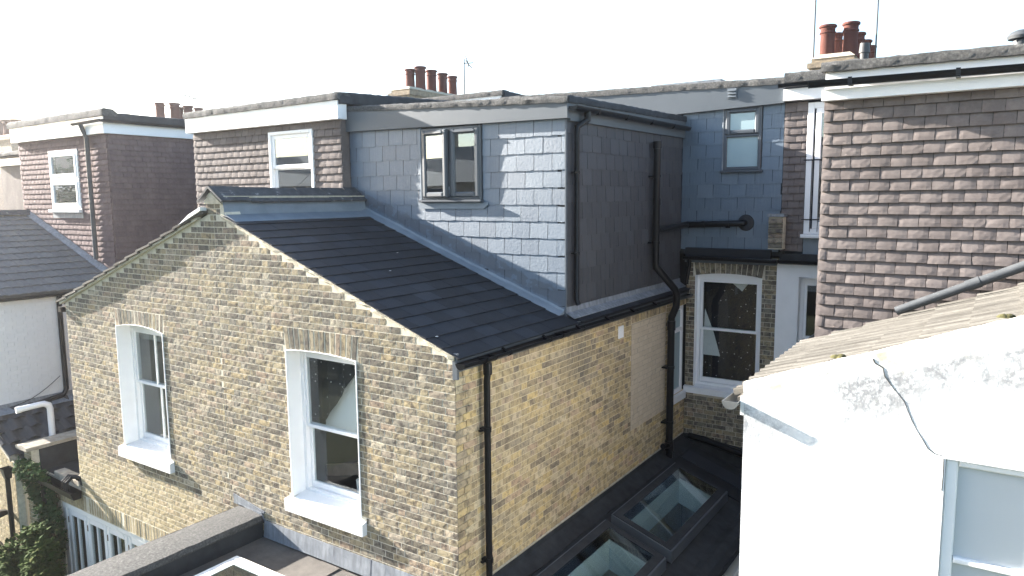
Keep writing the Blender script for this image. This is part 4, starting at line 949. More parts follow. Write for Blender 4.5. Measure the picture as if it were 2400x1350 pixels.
MB().box(-14.6, DXC-.14, YD+.14, YM, 5.4, 8.2).build('dormer_body', 'felt_dark', Cc)
fb = MB(); fb.box(-14.78, DXC+.10, YD-.12, YD+.04, zfC-.02, 8.34); fb.box(DXC-.03, DXC+.10, YD+.041, YM, zfC-.02, 8.26); fb.build('fascia_board', 'white_plastic', Cc)
felt_edge(Cc, [(-14.84, YD-.13, 8.34), (DXC+.14, YD-.13, 8.36)], .3, .14)
felt_edge(Cc, [(DXC+.11, YD-.1, 8.28), (DXC+.11, YM, 8.28)], .3, .15, inward=(-1,0,0), mat='felt_dark')
MB().gutter((DXC+.17, YD-.2, 8.27), (DXC+.17, YM, 8.26), .055).build('dormer_gutter', 'black_plastic', Cc, smooth=True)
MB().gutter((-11.70, YD-.19, 8.25), (DXC+.17, YD-.19, 8.27), .05).build('front_gutter', 'black_plastic', Cc, smooth=True)
px0, px1 = on(1, YD-.12, 196, 290), on(1, YD-.12, 222, 608)
MB().tube([(px0.x, YD-.19, 8.22), (px0.x+.02, YD-.16, 8.10), (px0.x+.03, YD-.10, 7.95), (px1.x, YD-.09, px1.z)], .045).build('rainwater_pipe', 'dark_grey_pipe', Cc, smooth=True)
f = MB(tfC); a, b, z0, z1 = wC; k = .07; zm = 7.13
for q in ((a, a+k, z0, z1), (b-k, b, z0, z1), (a+k, b-k, z0, z0+k), (a+k, b-k, z1-k, z1), (a+k, b-k, zm-.05, zm+.05)): f.bbox(q[0], q[1], -.04, .06, q[2], q[3], .008)
cwn = f.build('casement_window', 'white_plastic', Cc)
for s0, s1 in ((zm+.05, z1-k), (z0+k, zm-.05)):
    m = MB(tfC); s_ = .07
    for q in ((a+k, a+k+s_, s0, s1), (b-k-s_, b-k, s0, s1), (a+k+s_, b-k-s_, s0, s0+s_), (a+k+s_, b-k-s_, s1-s_, s1)): m.bbox(q[0], q[1], -.055, .0, q[2], q[3], .012)
    m.build('casement', 'white_plastic', cwn)
    MB(tfC).box(a+k+s_, b-k-s_, -.03, -.026, s0+s_, s1-s_).build('pane', 'glass_coated', cwn)
MB(tfC).bbox(a-.05, b+.03, -.11, .02, z0-.06, z0-.003, .008).build('sill', 'white_plastic', cwn)
MB(tfC).box(a-.01, b+.06, -.034, -.026, z0-.18, z0-.062).build('lead_apron', 'lead', cwn)
room_box(cwn, tfC, a, b, z0, z1, .14, 1.2, 'room')
n = 10; ring = []
for i in range(n+1):
    x = -14.3 + (3.58)*i/n; z = zC(x)
    ring.append([(x, YD-.035, z+.09+U(-.01,.01)), (x, YD-.15, z+.03), (x, YD-.15, z+.018), (x, YD-.008, z+.02), (x, YD-.008, z+.08)])
MB().loft(ring).build('lead_soaker', 'lead', Cc)
MB().add([(-14.4, YM, 0), (-9.16, YM, 0), (-9.16, 10.6, 0), (-14.4, 10.6, 0), (-14.4, YM, 8.45), (-9.16, YM, 8.45), (-9.16, 10.6, 8.45), (-14.4, 10.6, 8.45)], [(0,1,5,4),(1,2,6,5),(2,3,7,6),(3,0,4,7),(4,5,6,7)]).build('main_block', 'felt_dark', Cc)
PW.flush('brick', 'white_brick', Cc, 'white_brick', 300, 'brickwork')
PG.flush('roof_tile', 'grey_tile', Cc, 'grey_tile', 300, 'roof_tiling')
PT.flush('tile', 'red_tile', Cc, 'red_tile_many', 300, 'tile_hanging')
# C's pantiled lean-to in the gap
LT = thing('lean_to', 'pantiled lean-to with brick front between the white side wall and the coped parapet', 'lean-to', (-10, 0, 0))
PL = Pieces()
zL = lambda x: 2.90 - (x-XCW)*.53
MB().prism([(XCW+.01, 0), (-9.42, 0), (-9.42, zL(-9.42)-.06), (XCW+.01, zL(XCW)-.06)], -.28, -.16).build('front_wall', 'mortar', LT)
fwL = LT.children[0]
lay_bricks(PL, fm_y, -.289, fwL, lambda a, b: [(XCW+.02, min(-9.425, XCW + (2.90-.09-b)/.53))] if b < 2.75 else [], .05, 2.75)
PL.flush('brick', 'brick', LT, 'brick_many', 300, 'brickwork')
PL = Pieces(); thL = math.atan(.53)
rl = MB().prism([(XCW+.01, zL(XCW)-.10), (-9.42, zL(-9.42)-.10), (-9.42, zL(-9.42)-.03), (XCW+.01, zL(XCW)-.03)], -.15, 5.9).build('roof', 'pantile', LT)
lay_roof(PL, 'pantile', rl, (-9.44, -.34, zL(-9.44)+.03), (0,1,0), (-math.cos(thL), 0, math.sin(thL)), 4, .30, .30, 6.1, .298)
PL.flush('pantile', 'pantile', LT, 'pantile', 300, 'pantiling')
ring = []
for i in range(16):
    x = XCW+.02 + 1.1*i/15; z = zL(x); ring.append([(x, -.33, z-.05+U(-.005,.005)), (x, -.34, z+.02), (x, -.26, z+.045), (x, -.23, z-.04)])
MB().loft(ring).build('verge_mortar', 'coping', LT)
ring = []
for i in range(12):
    yy = -.28 + 6.0*i/11; ring.append([(XCW+.015, yy, 3.0+U(-.01,.01)), (XCW+.03, yy, 2.93), (XCW+.24+U(-.015,.015), yy, zL(XCW+.24)+.085), (XCW+.24, yy, zL(XCW+.24)+.075), (XCW+.012, yy, 2.90)])
MB().loft(ring).build('lead_flashing', 'lead', LT)
MB().add([(-9.56, -.46, 2.16), (-9.40, -.46, 2.16), (-9.40, -.31, 2.16), (-9.56, -.31, 2.16), (-9.52, -.42, 1.97), (-9.44, -.42, 1.97), (-9.44, -.33, 1.97), (-9.52, -.33, 1.97)], [(0,4,5,1),(1,5,6,2),(2,6,7,3),(3,7,4,0),(4,7,6,5)]).tube([(-9.48, -.38, 2.0), (-9.48, -.38, 0.05)], .04).build('hopper_pipe', 'black_plastic', LT)
rfw = MB(); rfw.prism([(-10.2, zL(-10.2)+.06), (-9.55, zL(-9.55)+.06), (-9.55, zL(-9.55)+.10), (-10.2, zL(-10.2)+.10)], 1.1, 2.0); rwo = rfw.build('roof_window', 'dark_grey_pipe', LT)
MB().prism([(-10.12, zL(-10.12)+.101), (-9.63, zL(-9.63)+.101), (-9.63, zL(-9.63)+.106), (-10.12, zL(-10.12)+.106)], 1.2, 1.9).build('pane', 'glass_coated', rwo)
fb_ = Vector((-9.58, .42, zL(-9.58)+.02))
fl = thing('flue_pipe', 'white plastic flue pipe with a bent elbow, standing behind the coped parapet', 'flue', fb_)
e = on(0, -9.6, 45, 963)
MB().tube([(-9.58, .42, fb_.z-.04), (-9.58, .42, 2.98), (-9.58, .40, 3.05), (-9.59, .33, 3.09), (-9.60, .25, 3.09), (-9.66, -.06, 3.06)], .052, 16).build('pipe', 'white_plastic', fl, smooth=True)
MB().lathe([(.055, 0), (.10, 0), (.085, .03), (.06, .05), (.055, .05)], (-9.58, .42, fb_.z+.03), 18).build('collar', 'white_plastic', fl, smooth=True)
MB().tube([(-9.652, -.02, 3.064), (-9.666, -.09, 3.058)], .058, 16).build('terminal', 'white_plastic', fl, smooth=True)
sl_ = thing('security_light', 'small black floodlight on the brick front of the pantiled lean-to', 'light', (-9.9, -.29, 1.2))
p = on(1, -.31, 22, 1200)
MB(tf_y(-.289)).box(p.x-.03, p.x+.03, -.05, .0, p.z-.04, p.z+.04).build('bracket', 'black_plastic', sl_)
MB().add([(p.x-.14, -.50, p.z-.06), (p.x+.10, -.52, p.z-.02), (p.x+.10, -.48, p.z+.10), (p.x-.14, -.46, p.z+.06), (p.x-.10, -.36, p.z-.03), (p.x+.06, -.36, p.z-.01), (p.x+.06, -.34, p.z+.06), (p.x-.10, -.34, p.z+.04)], [(0,1,2,3),(4,7,6,5),(0,4,5,1),(1,5,6,2),(2,6,7,3),(3,7,4,0)]).build('lamp_head', 'black_plastic', sl_)
c0, c1 = on(0, XCW+.02, 0, 960), on(0, XCW+.02, 140, 880)
pts = [c0.lerp(c1, i/8) + Vector((.02, 0, -.12*math.sin(math.pi*i/8))) for i in range(9)]
tag(MB().tube([Vector((XCW+.02, -.6, c0.z-.25))] + pts, .006, 6).build('cable', 'black_plastic'), 'thin black cable sagging across the white side wall', 'cable')
# ================================================================== house D beyond C
D = thing('terraced_house', 'distant brown house with white fascia strip behind the far tile-hung dormer', 'house', (-17, 5, 0))
MB().box(-18.3, -14.8, 3.4, 6.2, 0, 7.72).build('dormer_front_wall', 'tile', D)
MB().box(-18.4, -14.79, 3.28, 3.45, 7.62, 7.80).build('fascia_board', 'white_plastic', D)
felt_edge(D, [(-18.4, 3.26, 7.88), (-14.8, 3.26, 7.90)], .3, .10)
MB().box(-18.35, -14.81, 3.42, 6.28, 7.721, 7.95).build('dormer_roof', 'felt_dark', D)
MB().box(-24.5, -14.41, YM, 10.6, 0, 8.4).build('main_block', 'dark_brick', D)
# ================================================================== house E: white rendered gable, brown dormer, white rear wall
E_ = thing('terraced_house', 'white rendered house with cracked gable, ribbed yellow roof tiles and large brown tile-hung dormer', 'house', (4.8, 3, 0))
PT = Pieces(); PC = Pieces()
wE = (4.13, 5.33, 3.1, 4.90)
g = MB(tg)
g.prism([(XE, 0), (wE[0], 0), (wE[0], zE(wE[0])-.02), (XE, zE(XE)-.03)], .0, .22)
g.prism([(wE[1], 0), (10.5, 0), (10.5, 5.2), (6.67, zE(6.67)), (wE[1], zE(wE[1])-.02)], .0, .22)
g.prism([(wE[0]+.0005, 0), (wE[1]-.0005, 0), (wE[1]-.0005, wE[2]-.1), (wE[0]+.0005, wE[2]-.1)], .0, .22)
g.prism([(wE[0]+.0005, wE[3]), (wE[1]-.0005, wE[3]), (wE[1]-.0005, zE(wE[1])-.02), (wE[0]+.0005, zE(wE[0])-.02)], .0, .22)
g.build('gable_wall', 'render_white', E_)
MB().box(XE+.001, XE+.22, .2205, YM, 0, 5.16).build('side_wall', 'white_paint', E_)
# uneven render lip under the verge
ring = []
for i in range(61):
    x = XE-.01 + 3.9*i/60; z = zE(x); ring.append([(x, .004, z-.06), (x, .0006, z-.03), (x, .0012, z+.05+U(-.006,.006)), (x, .018, z+.068+U(-.006,.006)), (x, .055, z+.066+U(-.006,.006)), (x, .085+U(-.01,.01), z+.02), (x, .09, z-.06)])
MB().loft(ring).build('verge_mortar', 'render_white', E_, smooth=True)
thE = math.atan(.385); upE = (math.cos(thE), 0, math.sin(thE))
rE = MB().prism([(XE-.08, zE(XE-.08)-.12), (6.67, zE(6.67)-.12), (6.67, zE(6.67)-.05), (XE-.08, zE(XE-.08)-.05)], .095, YD+.2).build('roof', 'concrete_tile', E_)
lay_roof(PC, 'concrete_tile', rE, (XE-.085, YD+.03, zE(XE-.085)-.035), (0,-1,0), upE, 13, .322, .332, YD-.03, .328)
PC.flush('roof_tile', 'concrete_tile', E_, 'concrete_tile', 300, 'roof_tiling')
MB().prism([(6.67, zE(6.67)-.1), (10.6, 5.1), (10.6, 5.2), (6.67, zE(6.67)-.005)], .02, YD).build('far_roof', 'grey_tile', E_)
ge = MB().gutter((XE-.09, -.06, 5.09), (XE-.09, YM-.2, 5.07), .060).build('eaves_gutter', 'grey_pipe', E_, smooth=True)
MB().box(XE-.03, XE-.002, .0, YM-.1, 4.98, 5.12).build('eaves_fascia', 'white_paint', E_)
# crack running from the verge to the window head
pts = [(2046,842), (2052,850), (2068,862), (2072,880), (2090,905), (2105,925), (2118,940), (2128,962), (2140,985), (2150,1010), (2165,1030), (2178,1050), (2192,1062), (2206,1068)]
cp = []
for q in pts:
    v_ = on(1, 0.0, *q); cp.append(Vector((v_.x+U(-.008,.008), .0012, v_.z+U(-.007,.007))))
cr = MB().tube(cp, [U(.0022,.005) for _ in cp], 5)
cr.tube([Vector((on(1,0,2212,1075).x, -.0005, on(1,0,2212,1075).z)), Vector((on(1,0,2209,1110).x+.004, -.0005, on(1,0,2209,1110).z)), Vector((on(1,0,2207,1150).x, -.0005, on(1,0,2207,1150).z))], .003, 5)
cr.build('crack', 'crack', E_)
# window, frosted, flush old white frame
f = MB(tg); a, b, z0, z1 = wE
for q in ((a, a+.075, z0, z1), (b-.075, b, z0, z1), (a+.075, b-.075, z0, z0+.07), (a+.075, b-.075, z1-.05, z1), (a+.075, b-.075, 4.18, 4.225)): f.bbox(q[0]+.002, q[1]-.002, .02, .10, q[2]+.002, q[3]-.002, .01)
we = f.build('sash_window', 'white_paint', E_)
MB(tg).box(a+.074, b-.074, .055, .06, 4.224, z1-.049).build('pane', 'frosted_white', we); MB(tg).box(a+.074, b-.074, .07, .075, z0+.069, 4.181).build('pane', 'frosted_white', we)
MB(tg).bbox(a-.08, b+.08, -.06, .05, z0-.14, z0, .01).build('sill', 'white_paint', we)
# dormer
tfE = tf_y(YD); DE = 2.84
c = MB(tfE); c.prism([(DE+.01, 5.0), (6.67, 6.3), (6.67, 7.8), (DE+.01, 7.8)], .006, .13); dfE = c.build('dormer_front_wall', 'felt_dark', E_)
lay_hung(PT, 'big_tile', fm_y, YD, dfE, DE-.02, 6.6, 7.64, 5.1, .1715, .1135, low=lambda x: zE(x)-.03, first=.165)
MB().box(DE-.005, DE+.11, YD+.131, YM, 5.0, 7.7).build('dormer_side_wall', 'tile', E_)
MB().box(DE+.12, 6.6, YD+.14, 10.6, 5.4, 7.79).build('dormer_body', 'felt_dark', E_)
m = MB(); m.box(DE-.03, 6.7, YD-.13, YD+.03, 7.555, 7.66); m.box(DE-.005, 6.7, YD-.10, YD+.03, 7.6605, 7.835); m.build('fascia_board', 'white_plastic', E_)
felt_edge(E_, [(DE-.04, YD-.14, 7.835), (6.7, YD-.14, 7.80)], .3, .088)
gE = MB().gutter((DE-.13, YD-.20, 7.735), (6.7, YD-.20, 7.70), .06).build('dormer_gutter', 'black_plastic', E_, smooth=True)
brackets(gE, [(xx, YD-.20, 7.733-.009*(xx-DE)) for xx in (3.08, 3.95, 4.82, 5.7)], ax='x')
# main part behind: brown tiles, white french window, white wall
c = MB(tm); c.prism([(1.56, 5.66), (DE-.006, 5.66), (DE-.006, 8.1), (1.56, 8.1)], .016, .12); mE = c.build('rear_tile_wall', 'felt_dark', E_)
lay_hung(PT, 'tile', fm_y, YM+.005, mE, 1.505, 1.835, 8.05, 5.80, .1675, .111, first=.15)
f = MB(tm); a, b, z0, z1 = 1.84, 2.78, 6.06, 8.02
for q in ((a, a+.09, z0, z1), (b-.09, b, z0, z1), (a+.09, b-.09, z0, z0+.08), (a+.09, b-.09, z1-.09, z1), (a+.12, a+.20, z0+.08, z1-.09), (a+.20, b-.09, z1-.17, z1-.0905), (a+.20, b-.09, z0+.0805, z0+.18)): f.bbox(q[0], q[1], -.03, .015, q[2], q[3], .008)
fw = f.build('french_window', 'white_plastic', E_)
MB(tm).box(a+.2, b-.09, -.004, .0, z0+.18, z1-.17).build('pane', 'glass_coated', fw)
MB(tm).bbox(a-.03, b+.02, -.10, .0, z0-.06, z0-.004, .01).build('sill', 'white_plastic', fw)
for zz in (7.17, 6.28): MB().tube([(a-.02, YM-.09, zz), (b, YM-.09, zz)], .010, 8).build('balustrade_rail', 'black_plastic', fw)
for i in range(8): MB().tube([(a+.10+i*.11, YM-.09, 6.10), (a+.10+i*.11, YM-.09, 7.17)], .005, 6).build('baluster', 'black_plastic', fw)
MB(tm).box(1.84, DE-.01, -.004, .014, 5.75, 5.995).build('lead_panel', 'lead_blue', fw)
MB().box(1.50, DE-.04, YM-.14, YM+.01, 8.06, 8.23).build('fascia_board', 'white_plastic', E_)
MB().gutter((1.45, YM-.20, 8.30), (DE-.04, YM-.20, 8.31), .055).build('rear_gutter', 'black_plastic', E_, smooth=True)
MB().add([(1.505, YM-.05, 8.2305), (6.6, YM-.05, 8.2305), (6.6, 10.6, 8.38), (1.505, 10.6, 8.38), (1.505, YM-.05, 8.38), (6.6, YM-.05, 8.38)], [(0,1,5,4),(4,5,2,3)]).build('main_roof', 'felt_dark', E_)
felt_edge(E_, [(1.50, YM-.10, 8.34), (3.0, YM-.10, 8.33)], .3, .14)
wW = (1.80, 2.74, 3.5, 5.36)
g = MB(tm); g.prism([(1.4705, 0), (wW[0], 0), (wW[0], 5.60), (1.4705, 5.60)], -.02, .25); g.prism([(wW[1], 0), (XE, 0), (XE, 5.60), (wW[1], 5.60)], -.02, .25)
g.prism([(wW[0]+.0005, wW[3]+.03), (wW[1]-.0005, wW[3]+.03), (wW[1]-.0005, 5.60), (wW[0]+.0005, 5.60)], -.02, .25); g.prism([(wW[0]+.0005, 0), (wW[1]-.0005, 0), (wW[1]-.0005, wW[2]-.05), (wW[0]+.0005, wW[2]-.05)], -.02, .25)
g.build('rear_wall', 'white_paint', E_)
sash_window(E_, tm, *wW, reveal=.12, rise=.03, bars=1, sill=(.03, .05, .12))
MB().gutter((1.52, YM-.14, 5.66), (DE, YM-.14, 5.66), .06).build('rear_eaves_gutter', 'black_plastic', E_, smooth=True)
MB().box(1.52, DE, YM-.10, YM-.021, 5.59, 5.75).build('rear_eaves_board', 'felt_dark', E_)
PT.flush('tile', 'tile', E_, 'tile_many', 300, 'tile_hanging')
# loose pipe, moss, cowl on E's roof
p0, p1 = on(1, YD-.22, 2100, 738), on(1, YD-.22, 2420, 622)
pz = lambda x: zE(p0.x)+.085+(x-p0.x)*.49
tag(MB().tube([(p0.x, YD-.22, pz(p0.x)), (4.15, YD-.22, pz(4.15))], .042, 16).tube([(4.12, YD-.22, pz(4.12)), (4.22, YD-.22, pz(4.22))], .050, 16).tube([(4.2, YD-.22, pz(4.2)), (6.2, YD-.22, pz(6.2))], .044, 16).build('drain_pipe', 'dark_grey_pipe', None, smooth=True), 'dark grey drain pipe lying down the ribbed roof tiles below the brown dormer', 'pipe')
for i, q in enumerate(((1968, 830), (2360, 727))):
    v_ = on(1, .35, *q); x = v_.x; mb = MB()
    for k in range(5): mb.lathe([(.001, 0), (.03+U(0,.015), .004), (.025, .02), (.001, .028)], (x+U(-.03,.03), .35+U(-.03,.03), zE(x)+.03), 8)
    tag(mb.build('moss_clump', 'moss', None, True), ('small brown moss clump low on the ribbed yellow roof tiles', 'moss clump higher up the ribbed yellow roof tiles')[i], 'moss')
cw_ = thing('vent_cowl', 'dark metal vent cowl rising from the roof behind the big tile-hung dormer', 'vent', (4.40, 4.0, 7.79))
MB().tube([(4.40, 4, 7.79), (4.40, 4, 8.22)], .075, 16).build('pipe', 'dark_grey_pipe', cw_, smooth=True)
MB().lathe([(.001, 0), (.12, 0), (.13, .03), (.10, .07), (.05, .09), (.001, .095)], (4.40, 4, 8.235), 20).build('cap', 'dark_grey_pipe', cw_, smooth=True)
for i in range(3): MB().tube([(4.40+.07*math.cos(i*2.1), 4+.07*math.sin(i*2.1), 8.2), (4.40+.09*math.cos(i*2.1), 4+.09*math.sin(i*2.1), 8.24)], .008, 6).build('stay', 'dark_grey_pipe', cw_)
# ================================================================== A's rear extension: flat felt roof round the corner, roof lights, parapet
X = thing('rear_extension', 'felt-roofed extension wrapping the foot of the brick gable, with parapet and glass roof lights', 'extension', (-1, -1.2, 0))
MB().box(-3.10, 1.46, -3.3, -3.1, 0, 2.35).box(1.26, 1.46, -3.0995, -.001, 0, 2.35).build('wall', 'dark_brick', X)
fr_ = MB(lambda x, y, z: (x, y, z - .012*(x+3.09)))
for q in ((-3.09, -2.60, -3.3, -.002), (-2.5999, -1.89, -3.3, -1.81), (-2.5999, -1.89, -.78, -.002), (-1.8899, 1.47, -3.3, -.002)): fr_.box(*q, 2.37, 2.46)
fr_.build('felt_roof', 'felt_roof', X)
for yy, xx in ((-.55, -2.0), (-.3, -.95)): MB().add([(xx, -3.2, 2.452), (xx+.02, -3.2, 2.452), (xx+.02, -.04, 2.461), (xx, -.04, 2.461), (xx+.3, -3.2, 2.447), (xx+.3, -.04, 2.456)], [(0,1,2,3),(1,4,5,2)]).build('felt_lap', 'felt_roof', X)
pp = MB(); pp.add([(-3.52, -3.3, 0), (-3.10, -3.3, 0), (-3.10, -.012, 0), (-3.52, -.012, 0), (-3.52, -3.3, 2.73), (-3.10, -3.3, 2.71), (-3.10, -.012, 2.71), (-3.52, -.012, 2.73)], [(0,1,5,4),(1,2,6,5),(2,3,7,6),(3,0,4,7)]); pp.build('parapet', 'felt_dark', X)
ring = []
for i in range(30):
    yy = -3.3 + 3.285*i/29; j = lambda s=.006: U(-s, s)
    ring.append([(-3.55+j(), yy, 2.69), (-3.545+j(), yy, 2.765+j()), (-3.32, yy, 2.765+j(.004)), (-3.09+j(), yy, 2.745+j()), (-3.075+j(), yy, 2.68+j()), (-3.09, yy, 2.66), (-3.53, yy, 2.66)])
MB().loft(ring).build('parapet_felt', 'felt', X, smooth=True)
MB().box(-3.60, -3.556, -3.3, -.02, 2.64, 2.74).build('drip_edge', 'black_plastic', X)
# lead flashing strips along the gable foot
xs = [-3.06, -2.30, -1.25, -.62, .0]
for i in range(4):
    a, b = xs[i], xs[i+1]; n = 8; ring = []
    for k in range(n+1):
        x = a + (b-a+.03)*k/n
        ring.append([(x, -.016-.003*(i % 2), 2.685+U(-.004,.004)), (x, -.024-.003*(i % 2)+U(-.003,.003), 2.60), (x, -.034-.003*(i % 2), 2.50), (x, -.04, 2.475), (x, -.02, 2.475), (x, -.006, 2.68)])
    MB().loft(ring).build('lead_flashing', 'lead', X)
MB().prism([(-3.60, 2.80), (-3.04, 2.70), (-3.04, 2.66), (-3.10, 2.775), (-3.60, 2.775)], -.026, -.012).build('lead_step', 'lead', X)
MB().prism([(-3.66, 2.90), (-3.05, 2.80), (-3.05, 2.772), (-3.66, 2.772)], -.022, -.010).build('lead_step', 'lead', X)
# front roof light
def rooflight(ax_, bx2, ay_, by2, zt, kerb, mats=('dark_grey_pipe',), slope=0.0, fr=.11, shaft=True, cx=None):
    """kerb frame, sheet glass and the white shaft below; slope = fall per metre of x"""
    tz = lambda u, d, z: (u, d, z + zt - slope*(u-ax_))
    m = MB(tz)
    m.box(ax_, bx2, ay_, ay_+fr, -kerb, 0); m.box(ax_, bx2, by2-fr, by2, -kerb, 0); m.box(ax_, ax_+fr, ay_+fr, by2-fr, -kerb, 0); m.box(bx2-fr, bx2, ay_+fr, by2-fr, -kerb, 0)
    o = m.build('roof_light', mats[0], X)
    q = MB(tz)
    for v in ((ax_+.02, bx2-.02, ay_+.02, ay_+fr), (ax_+.02, bx2-.02, by2-fr, by2-.02), (ax_+.02, ax_+fr, ay_+fr, by2-fr), (bx2-fr, bx2-.02, ay_+fr, by2-fr)): q.box(*v, .001, .012)
    q.build('glass_border', mats[1], o)
    MB(tz).box(ax_+fr, bx2-fr, ay_+fr, by2-fr, .003, .009).build('pane', 'roof_glass', o)
    s_ = MB(tz); a, b, c_, e_ = ax_+fr, bx2-fr, ay_+fr, by2-fr
    s_.add([(a,c_,-.0),(b,c_,-.0),(b,e_,-.0),(a,e_,-.0),(a,c_,-.55),(b,c_,-.55),(b,e_,-.55),(a,e_,-.55)], [(0,4,5,1),(1,5,6,2),(2,6,7,3),(3,7,4,0)])
    s_.build('shaft_lining', 'shaft_white', o)
    MB(tz).box(a-.4, b+.3, c_-.2, e_+.2, -1.6, -1.55).build('room_floor', 'navy', o)
    return o
rooflight(-2.74, -1.75, -1.95, -.64, 2.58, .14, ('coping', 'old_white'), fr=.16)
# lean-to side: slope falling away from the wall
zS = lambda x: 2.50 - x*.345
sr = MB(lambda x, y, z: (x, y, z - .345*x))
for q in ((.004, 1.66, .001, .36), (.004, 1.66, 2.44, 2.83), (.004, 1.66, 4.84, YM-.03), (.004, .48, .3601, 2.4399), (.004, .48, 2.8301, 4.8399), (1.09, 1.66, .3601, 2.4399), (1.09, 1.66, 2.8301, 4.8399)): sr.box(*q, 2.40, 2.50)
sr.build('side_roof_felt', 'felt_dark', X)
MB().box(1.50, 1.655, .0, YM-.04, 0, 1.60).build('passage_wall', 'white_paint', X)
ring = []
for i in range(20):
    yy = .0 + (YM-.05)*i/19; ring.append([(.003, yy, 2.60+U(-.006,.006)), (.012, yy, 2.60), (.025, yy, 2.545), (.20+U(-.02,.02), yy, zS(.2)+.016), (.20, yy, zS(.2)+.004), (.004, yy, 2.49)])
MB().loft(ring).build('wall_flashing', 'felt_dark', X, smooth=True)
ring = []
for i in range(24):
    yy = .0 + (YM-.05)*i/23; ring.append([(-.006, yy, 2.585), (.009+U(-.003,.003), yy, 2.597+U(-.005,.005)), (.016+U(-.003,.003), yy, 2.617+U(-.005,.005)), (-.006, yy, 2.625)])
MB().loft(ring).build('sealant_line', 'mortar_pale', X)
MB().prism([(1.40, zS(1.40)+.002), (1.50, zS(1.50)+.05), (1.60, zS(1.60)+.05), (1.66, zS(1.66)+.002)], .0, YM-.04).build('edge_kerb', 'felt_dark', X)
MB().prism([(.0, 2.20), (1.47, 1.9), (1.47, 2.46), (.0, 2.60)], YM-.05, YM+.0).build('end_upstand', 'felt_dark', X)
MB().tube([(.14, YM-.13, 2.60), (.4, YM-.13, 2.58), (1.18, YM-.13, 2.42), (1.30, YM-.20, 2.36), (1.36, YM-.4, 2.25), (1.36, YM-.9, 2.12)], .055, 14).build('waste_pipe', 'black_plastic', X, smooth=True)
for yy in (5.15, 5.55):
    MB().prism([(.25, zS(.25)+.008), (1.36, zS(1.36)+.008), (1.36, zS(1.36)+.026), (.25, zS(.25)+.026)], yy, yy+.37).build('roof_slab', 'roof_slate', X)
for q in ((2.72, 4.95), (.25, 2.55)): rooflight(.37, 1.20, q[0], q[1], 2.555, .15, ('grey_plastic', 'felt_dark'), slope=.345, fr=.115)
# ================================================================== chimneys, aerials
def pot_profile(h, r): return [(.001, 0), (r*.98, 0), (r*.94, h*.2), (r*.90, h*.60), (r*.92, h*.74), (r*1.04, h*.75), (r*1.04, h*.78), (r*.92, h*.80), (r*.94, h*.90), (r*1.12, h*.93), (r*1.14, h*.97), (r*1.02, h), (r*.8, h), (r*.78, h*.7), (.001, h*.7)]
def chimney(label, x0, x1, y0, y1, zt, pots, base=8.0, cap=.10):
    c_ = thing('chimney_stack', label, 'chimney', ((x0+x1)/2, (y0+y1)/2, base), 'chimney stacks along the party walls')
    m = MB(); m.box(x0, x1, y0, y1, base, zt-.30); m.box(x0-.05, x1+.05, y0-.05, y1+.05, zt-.30, zt-.22); m.box(x0-.09, x1+.09, y0-.09, y1+.09, zt-.2199, zt-.13); m.box(x0-.03, x1+.03, y0-.03, y1+.03, zt-.1299, zt-.06)
    m.build('stack', 'old_brick', c_)
    n = 10; ring = []
    MB().add([(x0-.04, y0-.04, zt-.0595), (x1+.04, y0-.04, zt-.0595), (x1+.04, y1+.04, zt-.0595), (x0-.04, y1+.04, zt-.0595), (x0+.06, y0+.06, zt+.02), (x1-.06, y0+.06, zt+.02), (x1-.06, y1-.06, zt+.02), (x0+.06, y1-.06, zt+.02)], [(0,1,5,4),(1,2,6,5),(2,3,7,6),(3,0,4,7),(4,5,6,7),(0,3,2,1)]).build('mortar_cap', 'mortar_pale', c_)
    for (px_, py_, h, r) in pots: MB().lathe(pot_profile(h, r), (px_, py_, zt-.01), 20).build('chimney_pot', 'terracotta', c_, smooth=True)
    return c_
chimney('tall brick chimney with red pots rising behind the slate house and the white house', 1.40, 2.04, 8.6, 12.2, 9.10, [(1.55, 8.95, .58, .135), (1.90, 9.15, .62, .135), (1.55, 9.75, .58, .12), (1.90, 9.95, .58, .12), (1.56, 10.6, .58, .12), (1.90, 10.75, .58, .12), (1.90, 11.4, .58, .115), (1.58, 11.6, .52, .10)], 8.3)
MB_p = thing('flue_terminal', 'short grey metal flue terminal beside the red chimney pots on the right-hand stack', 'flue', (2.22, 8.6, 8.35))
MB().tube([(2.22, 8.6, 8.35), (2.22, 8.6, 9.08)], .07, 14).tube([(2.22, 8.6, 9.06), (2.22, 8.6, 9.22)], [.09, .075], 14).build('pipe', 'metal_thin', MB_p, smooth=True)
chimney('chimney with five red pots standing beyond the flat roof of the slate dormer', -9.45, -8.85, 9.4, 12.1, 9.60, [(-9.30, 9.95, .57, .135), (-9.02, 10.05, .62, .15), (-9.02, 10.52, .59, .145), (-9.02, 11.0, .57, .14), (-9.02, 11.45, .55, .135)], 8.4)
chimney('faint cluster of red chimney pots above the gutter of the far tile-hung dormer', -20.0, -19.4, 8.4, 10.6, 9.35, [(-19.55, 8.8, .62, .14), (-19.85, 9.0, .60, .15), (-19.55, 9.35, .66, .17), (-19.55, 9.85, .62, .16), (-19.55, 10.25, .58, .15), (-19.85, 9.7, .58, .14)], 8.2)
q = on(1, 10.0, 20, 320)
chimney('blocky chimney with wide red pots at the far end of the terrace', q.x-.5, q.x+1.2, 9.6, 10.6, q.z, [(q.x-.25, 9.85, .75, .23), (q.x+.35, 9.9, .75, .23), (q.x+.95, 9.95, .72, .22)], 7.8)
MB().box(q.x-3, q.x+3, 8.8, 12, 0, 7.9).build('main_block', 'dark_brick', D)
